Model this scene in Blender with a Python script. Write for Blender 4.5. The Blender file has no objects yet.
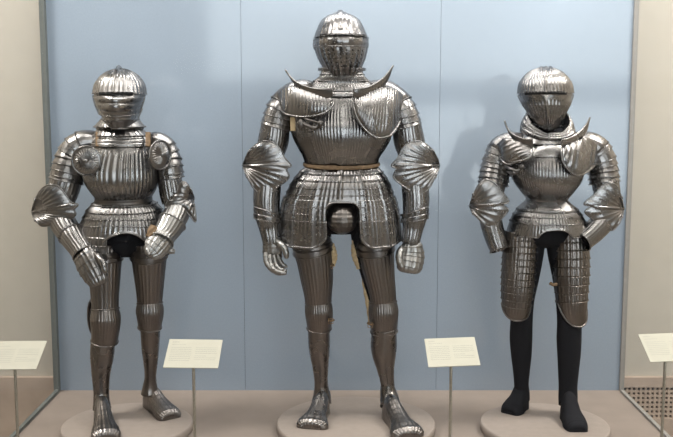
import bpy, math, random
import numpy as np
random.seed(4); rng = np.random.default_rng(7)
PI = math.pi
SC = bpy.context.scene; C = SC.collection
# ------------------------------------------------------------------ camera
FPX = 915.0; CAMH = 1.5; PITCH = math.radians(7.07)
CP, SP = math.cos(PITCH), math.sin(PITCH)
cd = bpy.data.cameras.new('camera'); cam = bpy.data.objects.new('camera', cd); C.objects.link(cam)
cam.location = (0, 0, CAMH); cam.rotation_euler = (PI/2 - PITCH, 0, 0)
cd.sensor_width = 36; cd.lens = 36*FPX/673; SC.camera = cam

def at(px, py, Y):
    """point seen at photo position (px,py) at horizontal distance Y"""
    px = np.asarray(px, float); py = np.asarray(py, float); Y = np.asarray(Y, float)
    u = (px-336.5)/FPX; v = (218.5-py)/FPX
    t = Y/(CP+v*SP)
    return np.stack(np.broadcast_arrays(u*t, Y, CAMH+(v*CP-SP)*t), -1)
def ground(px, py, z=0.04):
    v = (218.5-py)/FPX
    return at(px, py, (CAMH-z)/(-(v*CP-SP)/(CP+v*SP)))
def mpp(py, Y):
    v = (218.5-py)/FPX
    return Y/(CP+v*SP)/FPX

# ------------------------------------------------------------------ materials
def nodes(m):
    m.use_nodes = True; nt = m.node_tree; return nt, nt.nodes['Principled BSDF']
def steel(name, col, rough, noise=.25, warm=(.24, .20, .175), tarn=.3):
    m = bpy.data.materials.new(name); nt, b = nodes(m)
    tc = nt.nodes.new('ShaderNodeTexCoord')
    n1 = nt.nodes.new('ShaderNodeTexNoise'); n1.inputs['Scale'].default_value = 9; n1.inputs['Detail'].default_value = 6
    n2 = nt.nodes.new('ShaderNodeTexNoise'); n2.inputs['Scale'].default_value = 130; n2.inputs['Detail'].default_value = 4
    nt.links.new(tc.outputs['Object'], n1.inputs['Vector']); nt.links.new(tc.outputs['Object'], n2.inputs['Vector'])
    r1 = nt.nodes.new('ShaderNodeValToRGB')
    r1.color_ramp.elements[0].position = .35; r1.color_ramp.elements[1].position = .72
    r1.color_ramp.elements[0].color = (*col, 1)
    r1.color_ramp.elements[1].color = (*[c*(1-tarn)+w*tarn for c, w in zip(col, warm)], 1)
    nt.links.new(n1.outputs['Fac'], r1.inputs['Fac'])
    mx = nt.nodes.new('ShaderNodeMix'); mx.data_type = 'RGBA'; mx.blend_type = 'MULTIPLY'; mx.inputs[0].default_value = noise
    nt.links.new(r1.outputs['Color'], mx.inputs[6]); nt.links.new(n2.outputs['Fac'], mx.inputs[7])
    nt.links.new(mx.outputs[2], b.inputs['Base Color'])
    b.inputs['Metallic'].default_value = 1
    mr = nt.nodes.new('ShaderNodeMapRange'); mr.inputs['To Min'].default_value = rough-.06; mr.inputs['To Max'].default_value = rough+.1
    nt.links.new(n1.outputs['Fac'], mr.inputs['Value']); nt.links.new(mr.outputs[0], b.inputs['Roughness'])
    bp = nt.nodes.new('ShaderNodeBump'); bp.inputs['Strength'].default_value = .12; bp.inputs['Distance'].default_value = .002
    nt.links.new(n2.outputs['Fac'], bp.inputs['Height']); nt.links.new(bp.outputs[0], b.inputs['Normal'])
    return m
def matte(name, col, rough=.8, scale=40, var=.12, bump=.1, dist=.002, spec=.3, metal=0):
    m = bpy.data.materials.new(name); nt, b = nodes(m)
    tc = nt.nodes.new('ShaderNodeTexCoord')
    n = nt.nodes.new('ShaderNodeTexNoise'); n.inputs['Scale'].default_value = scale; n.inputs['Detail'].default_value = 5
    nt.links.new(tc.outputs['Object'], n.inputs['Vector'])
    r = nt.nodes.new('ShaderNodeValToRGB')
    r.color_ramp.elements[0].color = (*[c*(1-var) for c in col], 1); r.color_ramp.elements[1].color = (*[min(1, c*(1+var)) for c in col], 1)
    r.color_ramp.elements[0].position = .3; r.color_ramp.elements[1].position = .7
    nt.links.new(n.outputs['Fac'], r.inputs['Fac']); nt.links.new(r.outputs['Color'], b.inputs['Base Color'])
    b.inputs['Roughness'].default_value = rough; b.inputs['Specular IOR Level'].default_value = spec; b.inputs['Metallic'].default_value = metal
    bp = nt.nodes.new('ShaderNodeBump'); bp.inputs['Strength'].default_value = bump; bp.inputs['Distance'].default_value = dist
    nt.links.new(n.outputs['Fac'], bp.inputs['Height']); nt.links.new(bp.outputs[0], b.inputs['Normal'])
    return m
def glow(name, col, s):
    m = bpy.data.materials.new(name); nt, b = nodes(m)
    b.inputs['Base Color'].default_value = (0, 0, 0, 1)
    b.inputs['Emission Color'].default_value = (*col, 1); b.inputs['Emission Strength'].default_value = s
    return m
def pane_mat(name, rough, refl=1.0):
    m = bpy.data.materials.new(name); m.use_nodes = True; nt = m.node_tree; nt.nodes.clear()
    o = nt.nodes.new('ShaderNodeOutputMaterial'); mx = nt.nodes.new('ShaderNodeMixShader')
    fr = nt.nodes.new('ShaderNodeFresnel'); fr.inputs['IOR'].default_value = 1.45
    ge = nt.nodes.new('ShaderNodeNewGeometry'); mr = nt.nodes.new('ShaderNodeMapRange')
    mr.inputs['To Min'].default_value = 1.45; mr.inputs['To Max'].default_value = 1/1.45
    nt.links.new(ge.outputs['Backfacing'], mr.inputs['Value']); nt.links.new(mr.outputs[0], fr.inputs['IOR'])
    tr = nt.nodes.new('ShaderNodeBsdfTransparent'); gl = nt.nodes.new('ShaderNodeBsdfGlossy'); gl.inputs['Roughness'].default_value = rough
    tr.inputs['Color'].default_value = (.98, .985, .98, 1)
    ml = nt.nodes.new('ShaderNodeMath'); ml.operation = 'MULTIPLY'; ml.inputs[1].default_value = refl; nt.links.new(fr.outputs[0], ml.inputs[0]); nt.links.new(ml.outputs[0], mx.inputs[0]); nt.links.new(tr.outputs[0], mx.inputs[1]); nt.links.new(gl.outputs[0], mx.inputs[2])
    nt.links.new(mx.outputs[0], o.inputs['Surface'])
    return m
M = dict(
    steel=steel('polished_steel', (.285, .278, .28), .25),
    steel_l=steel('grey_steel', (.285, .278, .278), .26),
    steel_r=steel('bright_steel', (.29, .282, .282), .25),
    leg=steel('floor_tinted_steel', (.205, .190, .185), .29, tarn=.4),  # darker and browner: the floor's reflection is put into the steel's colour
    greave=steel('plain_floor_tinted_steel', (.21, .195, .188), .26, tarn=.35),  # greave steel, floor reflection mixed into its colour as well
    tasset=steel('brown_tasset_steel', (.195, .178, .168), .30, tarn=.4),
    hand=steel('pale_worn_steel', (.38, .375, .37), .36),
    dark=steel('dark_steel', (.16, .15, .145), .4),
    grille_dark=matte('grille_shade_brown', (.09, .065, .05), .9),  # dark brown stands for the shade behind the grille holes
    mail=matte('dark_mail', (.05, .045, .042), .5, 260, .6, .8, .004, .5, .7),
    black=matte('black_knit', (.018, .018, .021), .95, 300, .4, .5, .002, .1),
    hole=matte('opening_shade_black', (.006, .006, .006), .9),  # black that stands for shade inside helmet openings
    leather=matte('tan_leather', (.20, .13, .075), .6, 60, .25, .3),
    buff=matte('pale_buff_leather', (.50, .38, .23), .7, 60, .2, .3),
    disc=matte('taupe_paint', (.30, .252, .222), .7, 30, .04, .05),
    deck=matte('taupe_deck', (.25, .205, .177), .75, 8, .05, .05),
    blue=matte('blue_grey_paint', (.272, .326, .400), .55, 120, .03, .0, .001),
    plaster=matte('beige_plaster', (.49, .445, .385), .8, 12, .03, .08),
    stone=matte('pink_stone', (.42, .33, .27), .5, 5, .16, .05),
    frame=matte('grey_frame', (.13, .14, .135), .45, 50, .05, .02),
    frame_p=matte('pale_frame', (.27, .255, .24), .45, 50, .05, .02),
    card=matte('cream_card', (.45, .43, .365), .8, 20, .02, .02),
    ink=matte('grey_ink', (.37, .36, .32), .9, 20, .02, .02),
    post=matte('bronze_post', (.34, .31, .26), .4, 90, .1, .05, .001, .5, .6),
    ceil=matte('white_ceiling', (.7, .7, .68), .9, 20, .02, .02),
    gfloor=matte('gallery_stone_floor', (.22, .19, .16), .5, 3, .15, .03),
    darkwall=matte('gallery_dark_panel', (.10, .10, .11), .7, 5, .1, .03),
    lit=glow('daylight_pane', (.88, .95, 1.0), 4.0),
    glass=pane_mat('case_glass', .03, .03), glass2=pane_mat('side_glass', .01, .25),
)

_b = M['blue'].node_tree.nodes['Principled BSDF']     # satin lacquer on the panels mirrors the gallery windows softly
_b.inputs['Coat Weight'].default_value = 1.0; _b.inputs['Coat Roughness'].default_value = .085; _b.inputs['Coat IOR'].default_value = 1.55
# ------------------------------------------------------------------ mesh helpers
class MB:
    def __init__(s): s.v = []; s.f = []; s.n = 0
    def add(s, V, F):
        V = np.asarray(V, float).reshape(-1, 3); s.v.append(V)
        s.f += [tuple(i+s.n for i in f) for f in F]; s.n += len(V)
    def build(s, name, mat, parent=None, smooth=True):
        me = bpy.data.meshes.new(name); V = np.concatenate(s.v)
        o = bpy.data.objects.new(name, me)
        if parent is not None:
            off = root_of(parent); V = V-np.array(off)
        me.from_pydata(V.tolist(), [], s.f)
        if smooth: me.polygons.foreach_set('use_smooth', [True]*len(me.polygons))
        me.materials.append(mat); me.update()
        C.objects.link(o)
        if parent is not None: o.parent = parent
        return o
def root_of(o):
    while o.parent: o = o.parent
    return tuple(o.location)
def empty(name, loc):
    o = bpy.data.objects.new(name, None); o.location = loc; o.empty_display_size = .1; C.objects.link(o); return o
def tag(o, label=None, cat=None, group=None, kind=None):
    for k, v in (('label', label), ('category', cat), ('group', group), ('kind', kind)):
        if v: o[k] = v
    return o
def box(mb, c0, c1):
    (a, b, c), (d, e, f) = c0, c1
    V = [(a,b,c),(d,b,c),(d,e,c),(a,e,c),(a,b,f),(d,b,f),(d,e,f),(a,e,f)]
    mb.add(V, [(3,2,1,0),(4,5,6,7),(0,1,5,4),(1,2,6,5),(2,3,7,6),(3,0,4,7)])
def frame_of(P):
    T = np.gradient(P, axis=0); T /= np.linalg.norm(T, axis=1)[:, None]+1e-12
    return T
def bead(mb, P, r, closed=False, sides=6, rope=0):
    P = np.asarray(P, float)
    if closed: P = np.vstack([P, P[:1]])
    T = frame_of(P); up = np.array([0, -1., 0])
    A = np.cross(T, up); nrm = np.linalg.norm(A, axis=1)[:, None]
    A = np.where(nrm > .05, A/(nrm+1e-9), np.array([1., 0, 0])); B = np.cross(T, A)
    th = np.arange(sides)*2*PI/sides
    n = len(P); rr = r*(1+rope*np.abs(np.sin(np.arange(n)*1.3)))
    V = P[:, None]+(A[:, None]*np.cos(th)[None, :, None]+B[:, None]*np.sin(th)[None, :, None])*rr[:, None, None]
    F = [(i*sides+j, i*sides+(j+1) % sides, (i+1)*sides+(j+1) % sides, (i+1)*sides+j) for i in range(n-1) for j in range(sides)]
    F += [tuple(range(sides))[::-1], tuple((n-1)*sides+j for j in range(sides))]
    mb.add(V, F)
def ball(mb, c, r, sq=(1, 1, 1), n=8, m=5):
    V = [(0, 0, 1)]
    for i in range(1, m):
        a = PI*i/m
        for j in range(n): V.append((math.sin(a)*math.cos(2*PI*j/n), math.sin(a)*math.sin(2*PI*j/n), math.cos(a)))
    V.append((0, 0, -1)); V = np.array(V)*r*np.array(sq)+np.asarray(c)
    F = [(0, 1+j, 1+(j+1) % n) for j in range(n)]
    for i in range(m-2):
        F += [(1+i*n+j, 1+(i+1)*n+j, 1+(i+1)*n+(j+1) % n, 1+i*n+(j+1) % n) for j in range(n)]
    L = 1+(m-1)*n; F += [(L, 1+(m-2)*n+(j+1) % n, 1+(m-2)*n+j) for j in range(n)]
    mb.add(V, F)
def cat(K, q):
    """Catmull-Rom through rows K at index-parameters q"""
    K = np.asarray(K, float); n = len(K)
    q = np.clip(q, 0, n-1-1e-9); i = np.floor(q).astype(int); t = (q-i)[..., None]
    g = lambda k: K[np.clip(k, 0, n-1)]
    p0, p1, p2, p3 = g(i-1), g(i), g(i+1), g(i+2)
    p0 = np.where((i == 0)[..., None], 2*p1-p2, p0); p3 = np.where((i+2 > n-1)[..., None], 2*p2-p1, p3)
    return .5*(2*p1+(p2-p0)*t+(2*p0-5*p1+4*p2-p3)*t*t+(3*p1-p0-3*p2+p3)*t**3)
class Path:
    """arc-length view of knots (first two columns are photo position)"""
    def __init__(s, K):
        s.K = np.array(K, float); n = len(s.K); q = np.linspace(0, n-1, 40*(n-1)+1); R = cat(s.K, q)
        D = R[:, :2]; d = np.r_[0, np.cumsum(np.hypot(*np.diff(D, axis=0).T))]
        s.q = q; s.s = d/d[-1]; s.R = R; s.len = d[-1]
    def row(s, v): return cat(s.K, np.interp(v, s.s, s.q))
    def at_y(s, y): return float(np.interp(y, s.R[:, 1], s.s))
def tubeP(K):
    """limb: knots (px,py,Y,halfwidth_px[,depth ratio])"""
    K = [tuple(k)+(1.0,)*(5-len(k)) for k in K]; p = Path(K)
    def P(U, V):
        def cen(v):
            r = p.row(v); return at(r[..., 0], r[..., 1], r[..., 2]), r
        c, r = cen(V); e = .004
        T = cen(np.clip(V+e, 0, 1))[0]-cen(np.clip(V-e, 0, 1))[0]; T /= np.linalg.norm(T, axis=-1)[..., None]+1e-12
        S = np.cross(T, np.array([0, 1., 0])); S /= np.linalg.norm(S, axis=-1)[..., None]+1e-12
        D = np.cross(S, T)
        D = np.where(D[..., 1:2] > 0, -D, D)
        S = np.cross(D, T)
        rad = np.maximum(r[..., 3], .01)*mpp(r[..., 1], r[..., 2])
        return c+(S*np.sin(U)[..., None]+D*(np.cos(U)*r[..., 4])[..., None])*rad[..., None]
    P.path = p; return P
def bodyP(K, n=2.15, turn=0.0, keel=0.0):
    """trunk-like: knots (cx,py,halfwidth_px,Y,front depth,back depth)"""
    p = Path(K)
    def P(U, V):
        r = p.row(V); th = U
        c = at(r[..., 0], r[..., 1], r[..., 3]); a = np.maximum(r[..., 2], .05)*mpp(r[..., 1], r[..., 3])
        s, k = np.sin(th), np.cos(th)
        e = 2/n
        sx = np.sign(s)*np.abs(s)**e; kx = np.sign(k)*np.abs(k)**e
        d = np.where(k > 0, r[..., 4], r[..., 5])
        d = d+keel*np.exp(-(th/.22)**2)*np.minimum(1, a/.06)
        X = a*sx; Yy = -np.maximum(d, 0)*kx
        ct, st = math.cos(turn), math.sin(turn)
        return c+np.stack([X*ct-Yy*st, X*st+Yy*ct, X*0], -1)
    P.path = p; return P
def front_y(P, d):
    """row of a trunk whose front, d metres nearer than its axis, shows at photo height y"""
    return lambda y: P.path.at_y(y-(y-105)*d/4.0)
def blank(U, V): return 0*U
def flutes(n, amp, fade0=0.0, fade1=0.0, ph=0.0):
    def d(U, V):
        f = amp*(1-np.abs(np.sin(n*U/2+ph)))
        w = 1.0
        if fade0: w = w*np.clip(V/fade0, 0, 1)
        if fade1: w = w*np.clip((1-V)/fade1, 0, 1)
        return f*w
    return d
def shell(name, parent, mat, P, u=(-PI, PI), v=(0, 1), nu=96, nv=24, disp=blank, thick=.0025, closed=None, flip=False,
          rim='', rr=.003, rope=.3, mb=None, build=True):
    if closed is None: closed = (abs((u[1]-u[0])-2*PI) < 1e-6)
    U = np.linspace(u[0], u[1], nu+1)
    if closed: U = U[:-1]
    W = np.linspace(0, 1, nv+1)
    g = lambda q: q(U) if callable(q) else np.full_like(U, float(q))
    S = g(v[0])[None]+(g(v[1])-g(v[0]))[None]*W[:, None]
    UU = np.broadcast_to(U[None], S.shape); WW = np.broadcast_to(W[:, None], S.shape)
    G = P(UU, S)
    if closed:
        du = np.roll(G, -1, 1)-np.roll(G, 1, 1)
    else: du = np.gradient(G, axis=1)
    dv = np.gradient(G, axis=0)
    N = np.cross(dv, du); L = np.linalg.norm(N, axis=2)[..., None]
    N = N/(L+1e-15)
    bad = (L[..., 0] < 1e-12)
    for r in (0, nv):
        if bad[r].any(): N[r] = N[1 if r == 0 else nv-1].mean(0)/(np.linalg.norm(N[1 if r == 0 else nv-1].mean(0))+1e-9)
    if flip: N = -N
    G = G+N*disp(UU, WW)[..., None]
    I = G-N*thick
    if mb is None: mb = MB()
    R, Cn = G.shape[:2]; ida = lambda i, j: i*Cn+j; off = R*Cn
    F = []; cc = Cn if closed else Cn-1
    for i in range(R-1):
        for j in range(cc):
            k = (j+1) % Cn
            a, b, c2, d2 = ida(i, j), ida(i, k), ida(i+1, k), ida(i+1, j)
            if flip: F.append((a, b, c2, d2)); F.append((d2+off, c2+off, b+off, a+off))
            else: F.append((d2, c2, b, a)); F.append((a+off, b+off, c2+off, d2+off))
    for j in range(cc):
        k = (j+1) % Cn
        for i, s in ((0, 1), (R-1, -1)):
            q = (ida(i, j), ida(i, k), ida(i, k)+off, ida(i, j)+off)
            F.append(q if (s > 0) ^ flip else q[::-1])
    if not closed:
        for i in range(R-1):
            for j, s in ((0, -1), (Cn-1, 1)):
                q = (ida(i, j), ida(i+1, j), ida(i+1, j)+off, ida(i, j)+off)
                F.append(q if (s < 0) ^ flip else q[::-1])
    mb.add(np.concatenate([G.reshape(-1, 3), I.reshape(-1, 3)]), F)
    if 't' in rim: bead(mb, (G+N*rr*.3)[0], rr, closed, rope=rope)
    if 'b' in rim: bead(mb, (G+N*rr*.3)[-1], rr, closed, rope=rope)
    if 'l' in rim: bead(mb, (G+N*rr*.3)[:, 0], rr, rope=rope)
    if 'r' in rim: bead(mb, (G+N*rr*.3)[:, -1], rr, rope=rope)
    if build: return mb.build(name, mat, parent)
    return G, N
def lames(parent, mat, P, cuts, u=(-PI, PI), nu=96, nv=7, disp=blank, flare=.004, name='lame', over=.25, rimlast=True, rr=.002, up=False, **kw):
    """overlapping plates, each its own mesh; cuts are v values (numbers or functions)"""
    for k in range(len(cuts)-1):
        a, b = cuts[k], cuts[k+1]
        f = lambda q: q if callable(q) else (lambda U, q=q: np.full_like(U, float(q)))
        fa, fb = f(a), f(b)
        if up: v0, v1 = (fa, (lambda U, fa=fa, fb=fb: fb(U)+(fb(U)-fa(U))*(over if k < len(cuts)-2 else 0)))
        else: v0, v1 = (fa, (lambda U, fa=fa, fb=fb: fb(U)+(fb(U)-fa(U))*(over if k < len(cuts)-2 else 0)))
        if up: dd = lambda U, V: disp(U, V)+flare*(1-V)
        else: dd = lambda U, V: disp(U, V)+flare*V-.25*flare
        shell(name, parent, mat, P, u, (v0, v1), nu, nv, dd, thick=.0016, rim=('t' if up else 'b'), rr=rr, rope=.2, **kw)
def patchP(top, bot, bulge=0.0, mid=None):
    """sheet between two curves of (px,py,Y); u,v in 0..1"""
    A, B = Path(top), Path(bot)
    def P(U, V):
        a, b = A.row(U), B.row(U); r = a*(1-V)[..., None]+b*V[..., None]
        Y = r[..., 2]-bulge*np.sin(PI*np.clip(U, 0, 1))**.7*np.sin(PI*np.clip(V, 0, 1))**.7 if bulge else r[..., 2]
        return at(r[..., 0], r[..., 1], Y)
    return P
def fanP(tip, outline, Yarm, D, phimax=2.0, belly=0.0):
    """couter wing: rays from the outer tip (px,py) to an outline of (px,py)"""
    O = Path(outline)
    def P(U, V):
        ph = np.maximum(U, .002)*phimax; fr = (1-np.cos(ph))/(1-math.cos(phimax))
        o = O.row(V)[..., :2]
        x = tip[0]+(o[..., 0]-tip[0])*fr; y = tip[1]+(o[..., 1]-tip[1])*fr
        ex = belly*np.sin(ph*PI/phimax)*(V-.5)*2
        return at(x, y+ex, Yarm-D*np.sin(ph)*(1-.25*(2*V-1)**2))
    return P
def simple_tube(name, parent, mat, K, nu=16, nv=24, disp=blank, thick=.0012, v=(0, 1), **kw):
    return shell(name, parent, mat, tubeP(K), nu=nu, nv=nv, disp=disp, thick=thick, v=v, **kw)
def saw(n, amp, fl=0, fa=0):
    def d(U, V):
        x = V*n; return amp*(x-np.floor(x))+(fa*(1-np.abs(np.sin(fl*U/2))) if fl else 0)
    return d

# ------------------------------------------------------------------ shared armour pieces
def couter(parent, mat, tip, outline, Yarm, D, side, n=9, backD=.05):
    mb = MB(); flip = side > 0
    fl = lambda U, V: .0022*(1-np.abs(np.sin(PI*n*V)))*np.clip(U*1.6, 0, 1)*np.clip((1-U)*6, 0.15, 1)+.010*np.exp(-((V-.47)/.05)**2)*np.clip(1-U, 0, 1)
    shell('couter', parent, mat, fanP(tip, outline, Yarm, D, 1.95, 3.5), (0, 1), (0, 1), 44, 8*n, fl, .003, False, flip, 'rtb', .003, mb=mb, build=False)
    ol = [(x, y) for x, y in outline]
    shell('couter', parent, mat, fanP(tip, ol, Yarm, -backD, 1.6, 3.5), (0, .999), (0, 1), 30, 40, blank, .003, False, not flip, '', mb=mb, build=False)
    ball(mb, at(tip[0]-side*2.0, tip[1], Yarm), .007)
    return mb.build('couter', mat, parent)
def sabaton(parent, mat, heel, toe, wb=.056, scale=1.0, name='sabaton', nfl=24, amp=.0028, nl=10, ankle=.115, tw=1.0, tip=1.0):
    h = ground(*heel); t = ground(*toe); ax = t-h; L = np.linalg.norm(ax); ax /= L; sd = np.array([ax[1], -ax[0], 0])
    if sd[0] < 0: sd = -sd
    #  s, halfwidth, height
    K = np.array([[0, .012, .05], [.03, .030, .085], [.14, .037, ankle], [.30, .039, ankle*.93], [.48, .043, .082], [.66, .050, .062], [.82, wb, .050], [.93, wb*tw, .040], [.985, wb*.86*tip, .030], [1.0, wb*.6*tip, .014]])
    def P(U, V):
        r = cat(K, np.interp(V, K[:, 0], np.arange(len(K))))
        s, c = np.sin(U), np.cos(U)
        w = r[..., 1]*scale; hh = r[..., 2]*scale
        x = np.sign(s)*np.abs(s)**.85*w; z = np.where(c > 0, hh*np.abs(c)**.75, 0)
        x = np.where(c > 0, x*(1+.0*z), x*.95)
        return h+ax*(V*L)[..., None]+sd*x[..., None]+np.stack([0*z, 0*z, z+.001], -1)
    def d(U, V):
        c = np.clip(np.cos(U)*2, 0, 1)
        x = V*nl; st = np.where((V > .25) & (V < .9), (1-(x-np.floor(x)))*.0022, 0)
        return (amp*(1-np.abs(np.sin(nfl*U/2)))*np.clip((V-.2)*4, 0, 1)+st+.002*np.exp(-((V-.92)/.02)**2)*(amp > 0))*c
    mb = MB()
    shell(name, parent, mat, P, nu=96, nv=90, disp=d, thick=.0015, mb=mb, build=False, v=(0, 1), closed=True)
    e = P(np.linspace(-PI, PI, 24, endpoint=False), np.full(24, 1.0)); c0 = e.mean(0)
    mb.add(np.vstack([e, c0]), [(i, (i+1) % 24, 24) for i in range(24)])
    e = P(np.linspace(-PI, PI, 24, endpoint=False), np.full(24, 0.0)); c0 = e.mean(0)
    mb.add(np.vstack([e, c0]), [((i+1) % 24, i, 24) for i in range(24)])
    return mb.build(name, mat, parent)
def haute(parent, mat, up, lo):
    """standing neck guard: curved flange with thickness and rolled top edge"""
    return shell('neck_guard', parent, mat, patchP(up, lo), (0, 1), (0, 1), 40, 8, lambda U, V: .002*np.sin(PI*V), .003, False, False, 't', .0035)
def rivets(mb, pts, r=.0035, parent=None):
    for p in pts:
        if parent is not None:
            m = MB(); ball(m, p, r, (1, .7, 1), 6, 4); m.build('rivet', M['hand'], parent)
        else: ball(mb, p, r, (1, .7, 1), 6, 4)
def pivots(pts, parent, mat):
    for p in pts: m = MB(); ball(m, p, .012, (.7, 1, 1), 12, 8); m.build('pivot', mat, parent)
def leg_armour(parent, cuisse, poleyn, greave, nfl=30, amp=.0022, wing=None, collar=True):
    P = tubeP(cuisse); q = shell('cuisse', parent, M['leg'], P, nu=nfl*7, nv=40, disp=lambda U, V: flutes(nfl, amp)(U, V), rim='tb', rr=.003)
    if collar:
        P2 = tubeP(cuisse)
        for vv in (.10, .19):
            shell('upper_lame', q, M['leg'], P2, u=(-PI*.6, PI*.6), v=(lambda U, vv=vv: vv-.05+.05*np.cos(U), lambda U, vv=vv: vv+.02+.06*np.cos(U)), nu=60, nv=6, disp=lambda U, V: .005+.002*V, rim='b', rr=.002)
    P = tubeP(poleyn); kp = shell('poleyn', parent, M['leg'], P, nu=nfl*9, nv=40,
        disp=lambda U, V: .005+flutes(int(nfl*1.3), amp*1.1, .12, .12)(U, V)*np.exp(-((V-.35)/.35)**2)+.006*np.exp(-((V-.33)/.13)**2)*np.clip(np.cos(U), 0, 1), rim='tb', rr=.0032)
    shell('poleyn_lame', kp, M['leg'], P, v=(.80, 1.0), nu=80, nv=6, disp=lambda U, V: .003+.003*V, rim='b', rr=.002)
    if wing:
        (x, y, Y, w, h) = wing
        c = at(x, y, Y); k = mpp(y, Y); mb = MB()
        def PW(U, V):
            r = V; return c+np.stack([w*k*r*np.sin(U)*.6, -np.cos(U)*r*.045+0*r, h*k*r*np.cos(U-.5)*1.0], -1)
        shell('poleyn_wing', kp, M['leg'], PW, nu=40, nv=8, disp=blank, thick=.003, closed=True, v=(.05, 1), rim='b', rr=.002)
    P = tubeP(greave); g = shell('greave', parent, M['greave'], P, nu=64, nv=60, disp=lambda U, V: .0015*np.exp(-(U/.10)**2), rim='t', rr=.0025)
    return q, kp, g
def helmet_holes(parent, P, us, vs, off, rx=.0016, rz=.0042):  # black beads set on the surface for the shade in the holes
    mb = MB()
    for v_ in vs:
        for u_ in us:
            U = np.array([[u_, u_+.01]]); p = P(U, np.array([[v_, v_]]))[0, 0]; p2 = P(np.array([[0.0]]), np.array([[v_]]))[0, 0]
            c = P(np.array([[u_+PI]]), np.array([[v_]]))[0, 0]; d = (p-c); d /= np.linalg.norm(d)
            ball(mb, p+d*off, 1, (rx, rx, rz), 6, 4)
    return mb.build('breath_hole_shade', M['hole'], parent)
def eyeslit(parent, P, u0, u1, v0, v1, off, th=.0022):  # raised black strip painted in for the shade inside the slit
    return shell('eye_slit', parent, M['hole'], P, (u0, u1), (v0, v1), 40, 3, lambda U, V: off+0*U, .002, False)

# ================================================================== setting
def struct(name, mb, mat, smooth=False):
    o = mb.build(name, mat, None, smooth); o['kind'] = 'structure'; return o
def sbox(name, c0, c1, mat):
    mb = MB(); box(mb, c0, c1); return struct(name, mb, mat)
XL, XR, YB, YF = -1.465, 1.50, 4.70, 3.30       # display case
ZT = 2.75                                        # case top
GZ = -0.45                                       # gallery floor
sbox('floor', (-5, -4.2, GZ-.1), (5, 5.2, GZ), M['gfloor'])
sbox('trim_1', (XL-.02, YF-.02, GZ+.0), (XR+.02, YB+.06, 0), M['deck'])                 # raised deck of the case
# blue back wall in three panels, with hairline seams
sx = [XL, float(at(243, 200, YB)[0]), float(at(438.5, 200, YB)[0]), XR]
mb = MB()
for a, b in zip(sx[:-1], sx[1:]): box(mb, (a+.0008, YB, 0), (b-.0008, YB+.03, ZT))
struct('wall_back', mb, M['blue'])
sbox('trim_2', (XL, YB+.03, 0), (XR, YB+.05, ZT), M['frame'])
# back corner posts and floor rails of the glass sides
sbox('trim_3', (XL-.022, YB-.035, 0), (XL+.004, YB+.05, ZT), M['frame'])
sbox('trim_4', (XR-.004, YB-.012, 0), (XR+.02, YB+.05, ZT), M['frame_p'])
sbox('trim_5', (XL-.012, YF, 0), (XL+.006, YB-.035, .016), M['frame'])
sbox('trim_6', (XR-.006, YF, 0), (XR+.012, YB-.03, .012), M['frame_p'])
# glass
sbox('window_1', (XL-.008, YF, .016), (XL-.002, YB-.056, ZT), M['glass2'])
sbox('window_2', (XR+.002, YF, .012), (XR+.008, YB-.031, ZT), M['glass2'])
sbox('window_3', (XL-.008, YF-.010, 0.0), (XR+.008, YF-.002, ZT), M['glass'])
# gallery wall behind the case with its stone base
OW = 5.0
zbL = float(at(20, 376, OW)[2]); zbR = float(at(645, 370, OW)[2])
sbox('wall_outer', (-5, OW, zbL-.02), (5, OW+.2, 4.4), M['plaster'])
gx0 = float(at(616, 400, OW)[0]); gz1 = float(at(640, 385.5, OW)[2]); gz0 = float(at(640, 417, OW)[2]); gx1 = gx0+.75
mb = MB()
box(mb, (-5, OW-.03, GZ), (gx0, OW+.17, zbL)); box(mb, (gx1, OW-.03, GZ), (5, OW+.17, zbL))
box(mb, (gx0, OW-.03, GZ), (gx1, OW+.17, gz0)); box(mb, (gx0, OW-.03, gz1), (gx1, OW+.17, zbL))
struct('baseboard_outer', mb, M['stone'])
gr = tag(empty('ventilation_grille', ((gx0+gx1)/2, OW-.02, gz0)), 'square-holed ventilation grille set low in the stone base right of the case', 'grille')
mb = MB(); box(mb, (gx0, OW+.03, gz0), (gx1, OW+.05, gz1)); mb.build('hole_backing', M['grille_dark'], gr, False)  # backing sheet, its dark colour gives the holes their shade
mb = MB(); pit = 4.66*mpp(400, OW); nx = int((gx1-gx0)/pit)
for i in range(nx+1): box(mb, (gx0+i*pit-.0062, OW-.024, gz0), (gx0+i*pit+.0062, OW-.010, gz1))
nz = 7; pz = (gz1-gz0)/nz
for i in range(nz+1): box(mb, (gx0, OW-.0235, gz0+i*pz-.006), (gx1, OW-.0105, gz0+i*pz+.006))
mb.build('lattice', M['stone'], gr, False)
# gallery: side walls, ceiling, opposite wall with daylight windows
sbox('wall_left', (-5.2, -4.2, GZ), (-5, 5.2, 4.4), M['plaster'])
sbox('wall_right', (5, -4.2, GZ), (5.2, 5.2, 4.4), M['plaster'])
sbox('ceiling', (-5, -4.2, 4.4), (5, 5.2, 4.5), M['ceil'])
mb = MB()
WY = -4.2
box(mb, (-5, WY-.2, GZ), (5, WY, .2)); box(mb, (-5, WY-.2, 1.50), (5, WY, 1.86)); box(mb, (-5, WY-.2, 4.2), (5, WY, 4.4))
box(mb, (-5, WY-.2, 1.86), (-1.9, WY, 4.2)); box(mb, (-5, WY-.2, .2), (.5, WY, 1.5)); box(mb, (4.6, WY-.2, 1.86), (5, WY, 4.2)); box(mb, (4.6, WY-.2, .2), (5, WY, 1.5))
struct('wall_front', mb, M['darkwall'])
WIN = [(-1.9, 4.6, 1.86, 4.2), (.5, 4.6, .2, 1.5)]
for k, (a, b, c, d) in enumerate(WIN):
    mb = MB(); box(mb, (a, WY-.19, c), (b, WY-.17, d)); struct('window_%d' % (4+k), mb, M['lit'])
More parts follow.
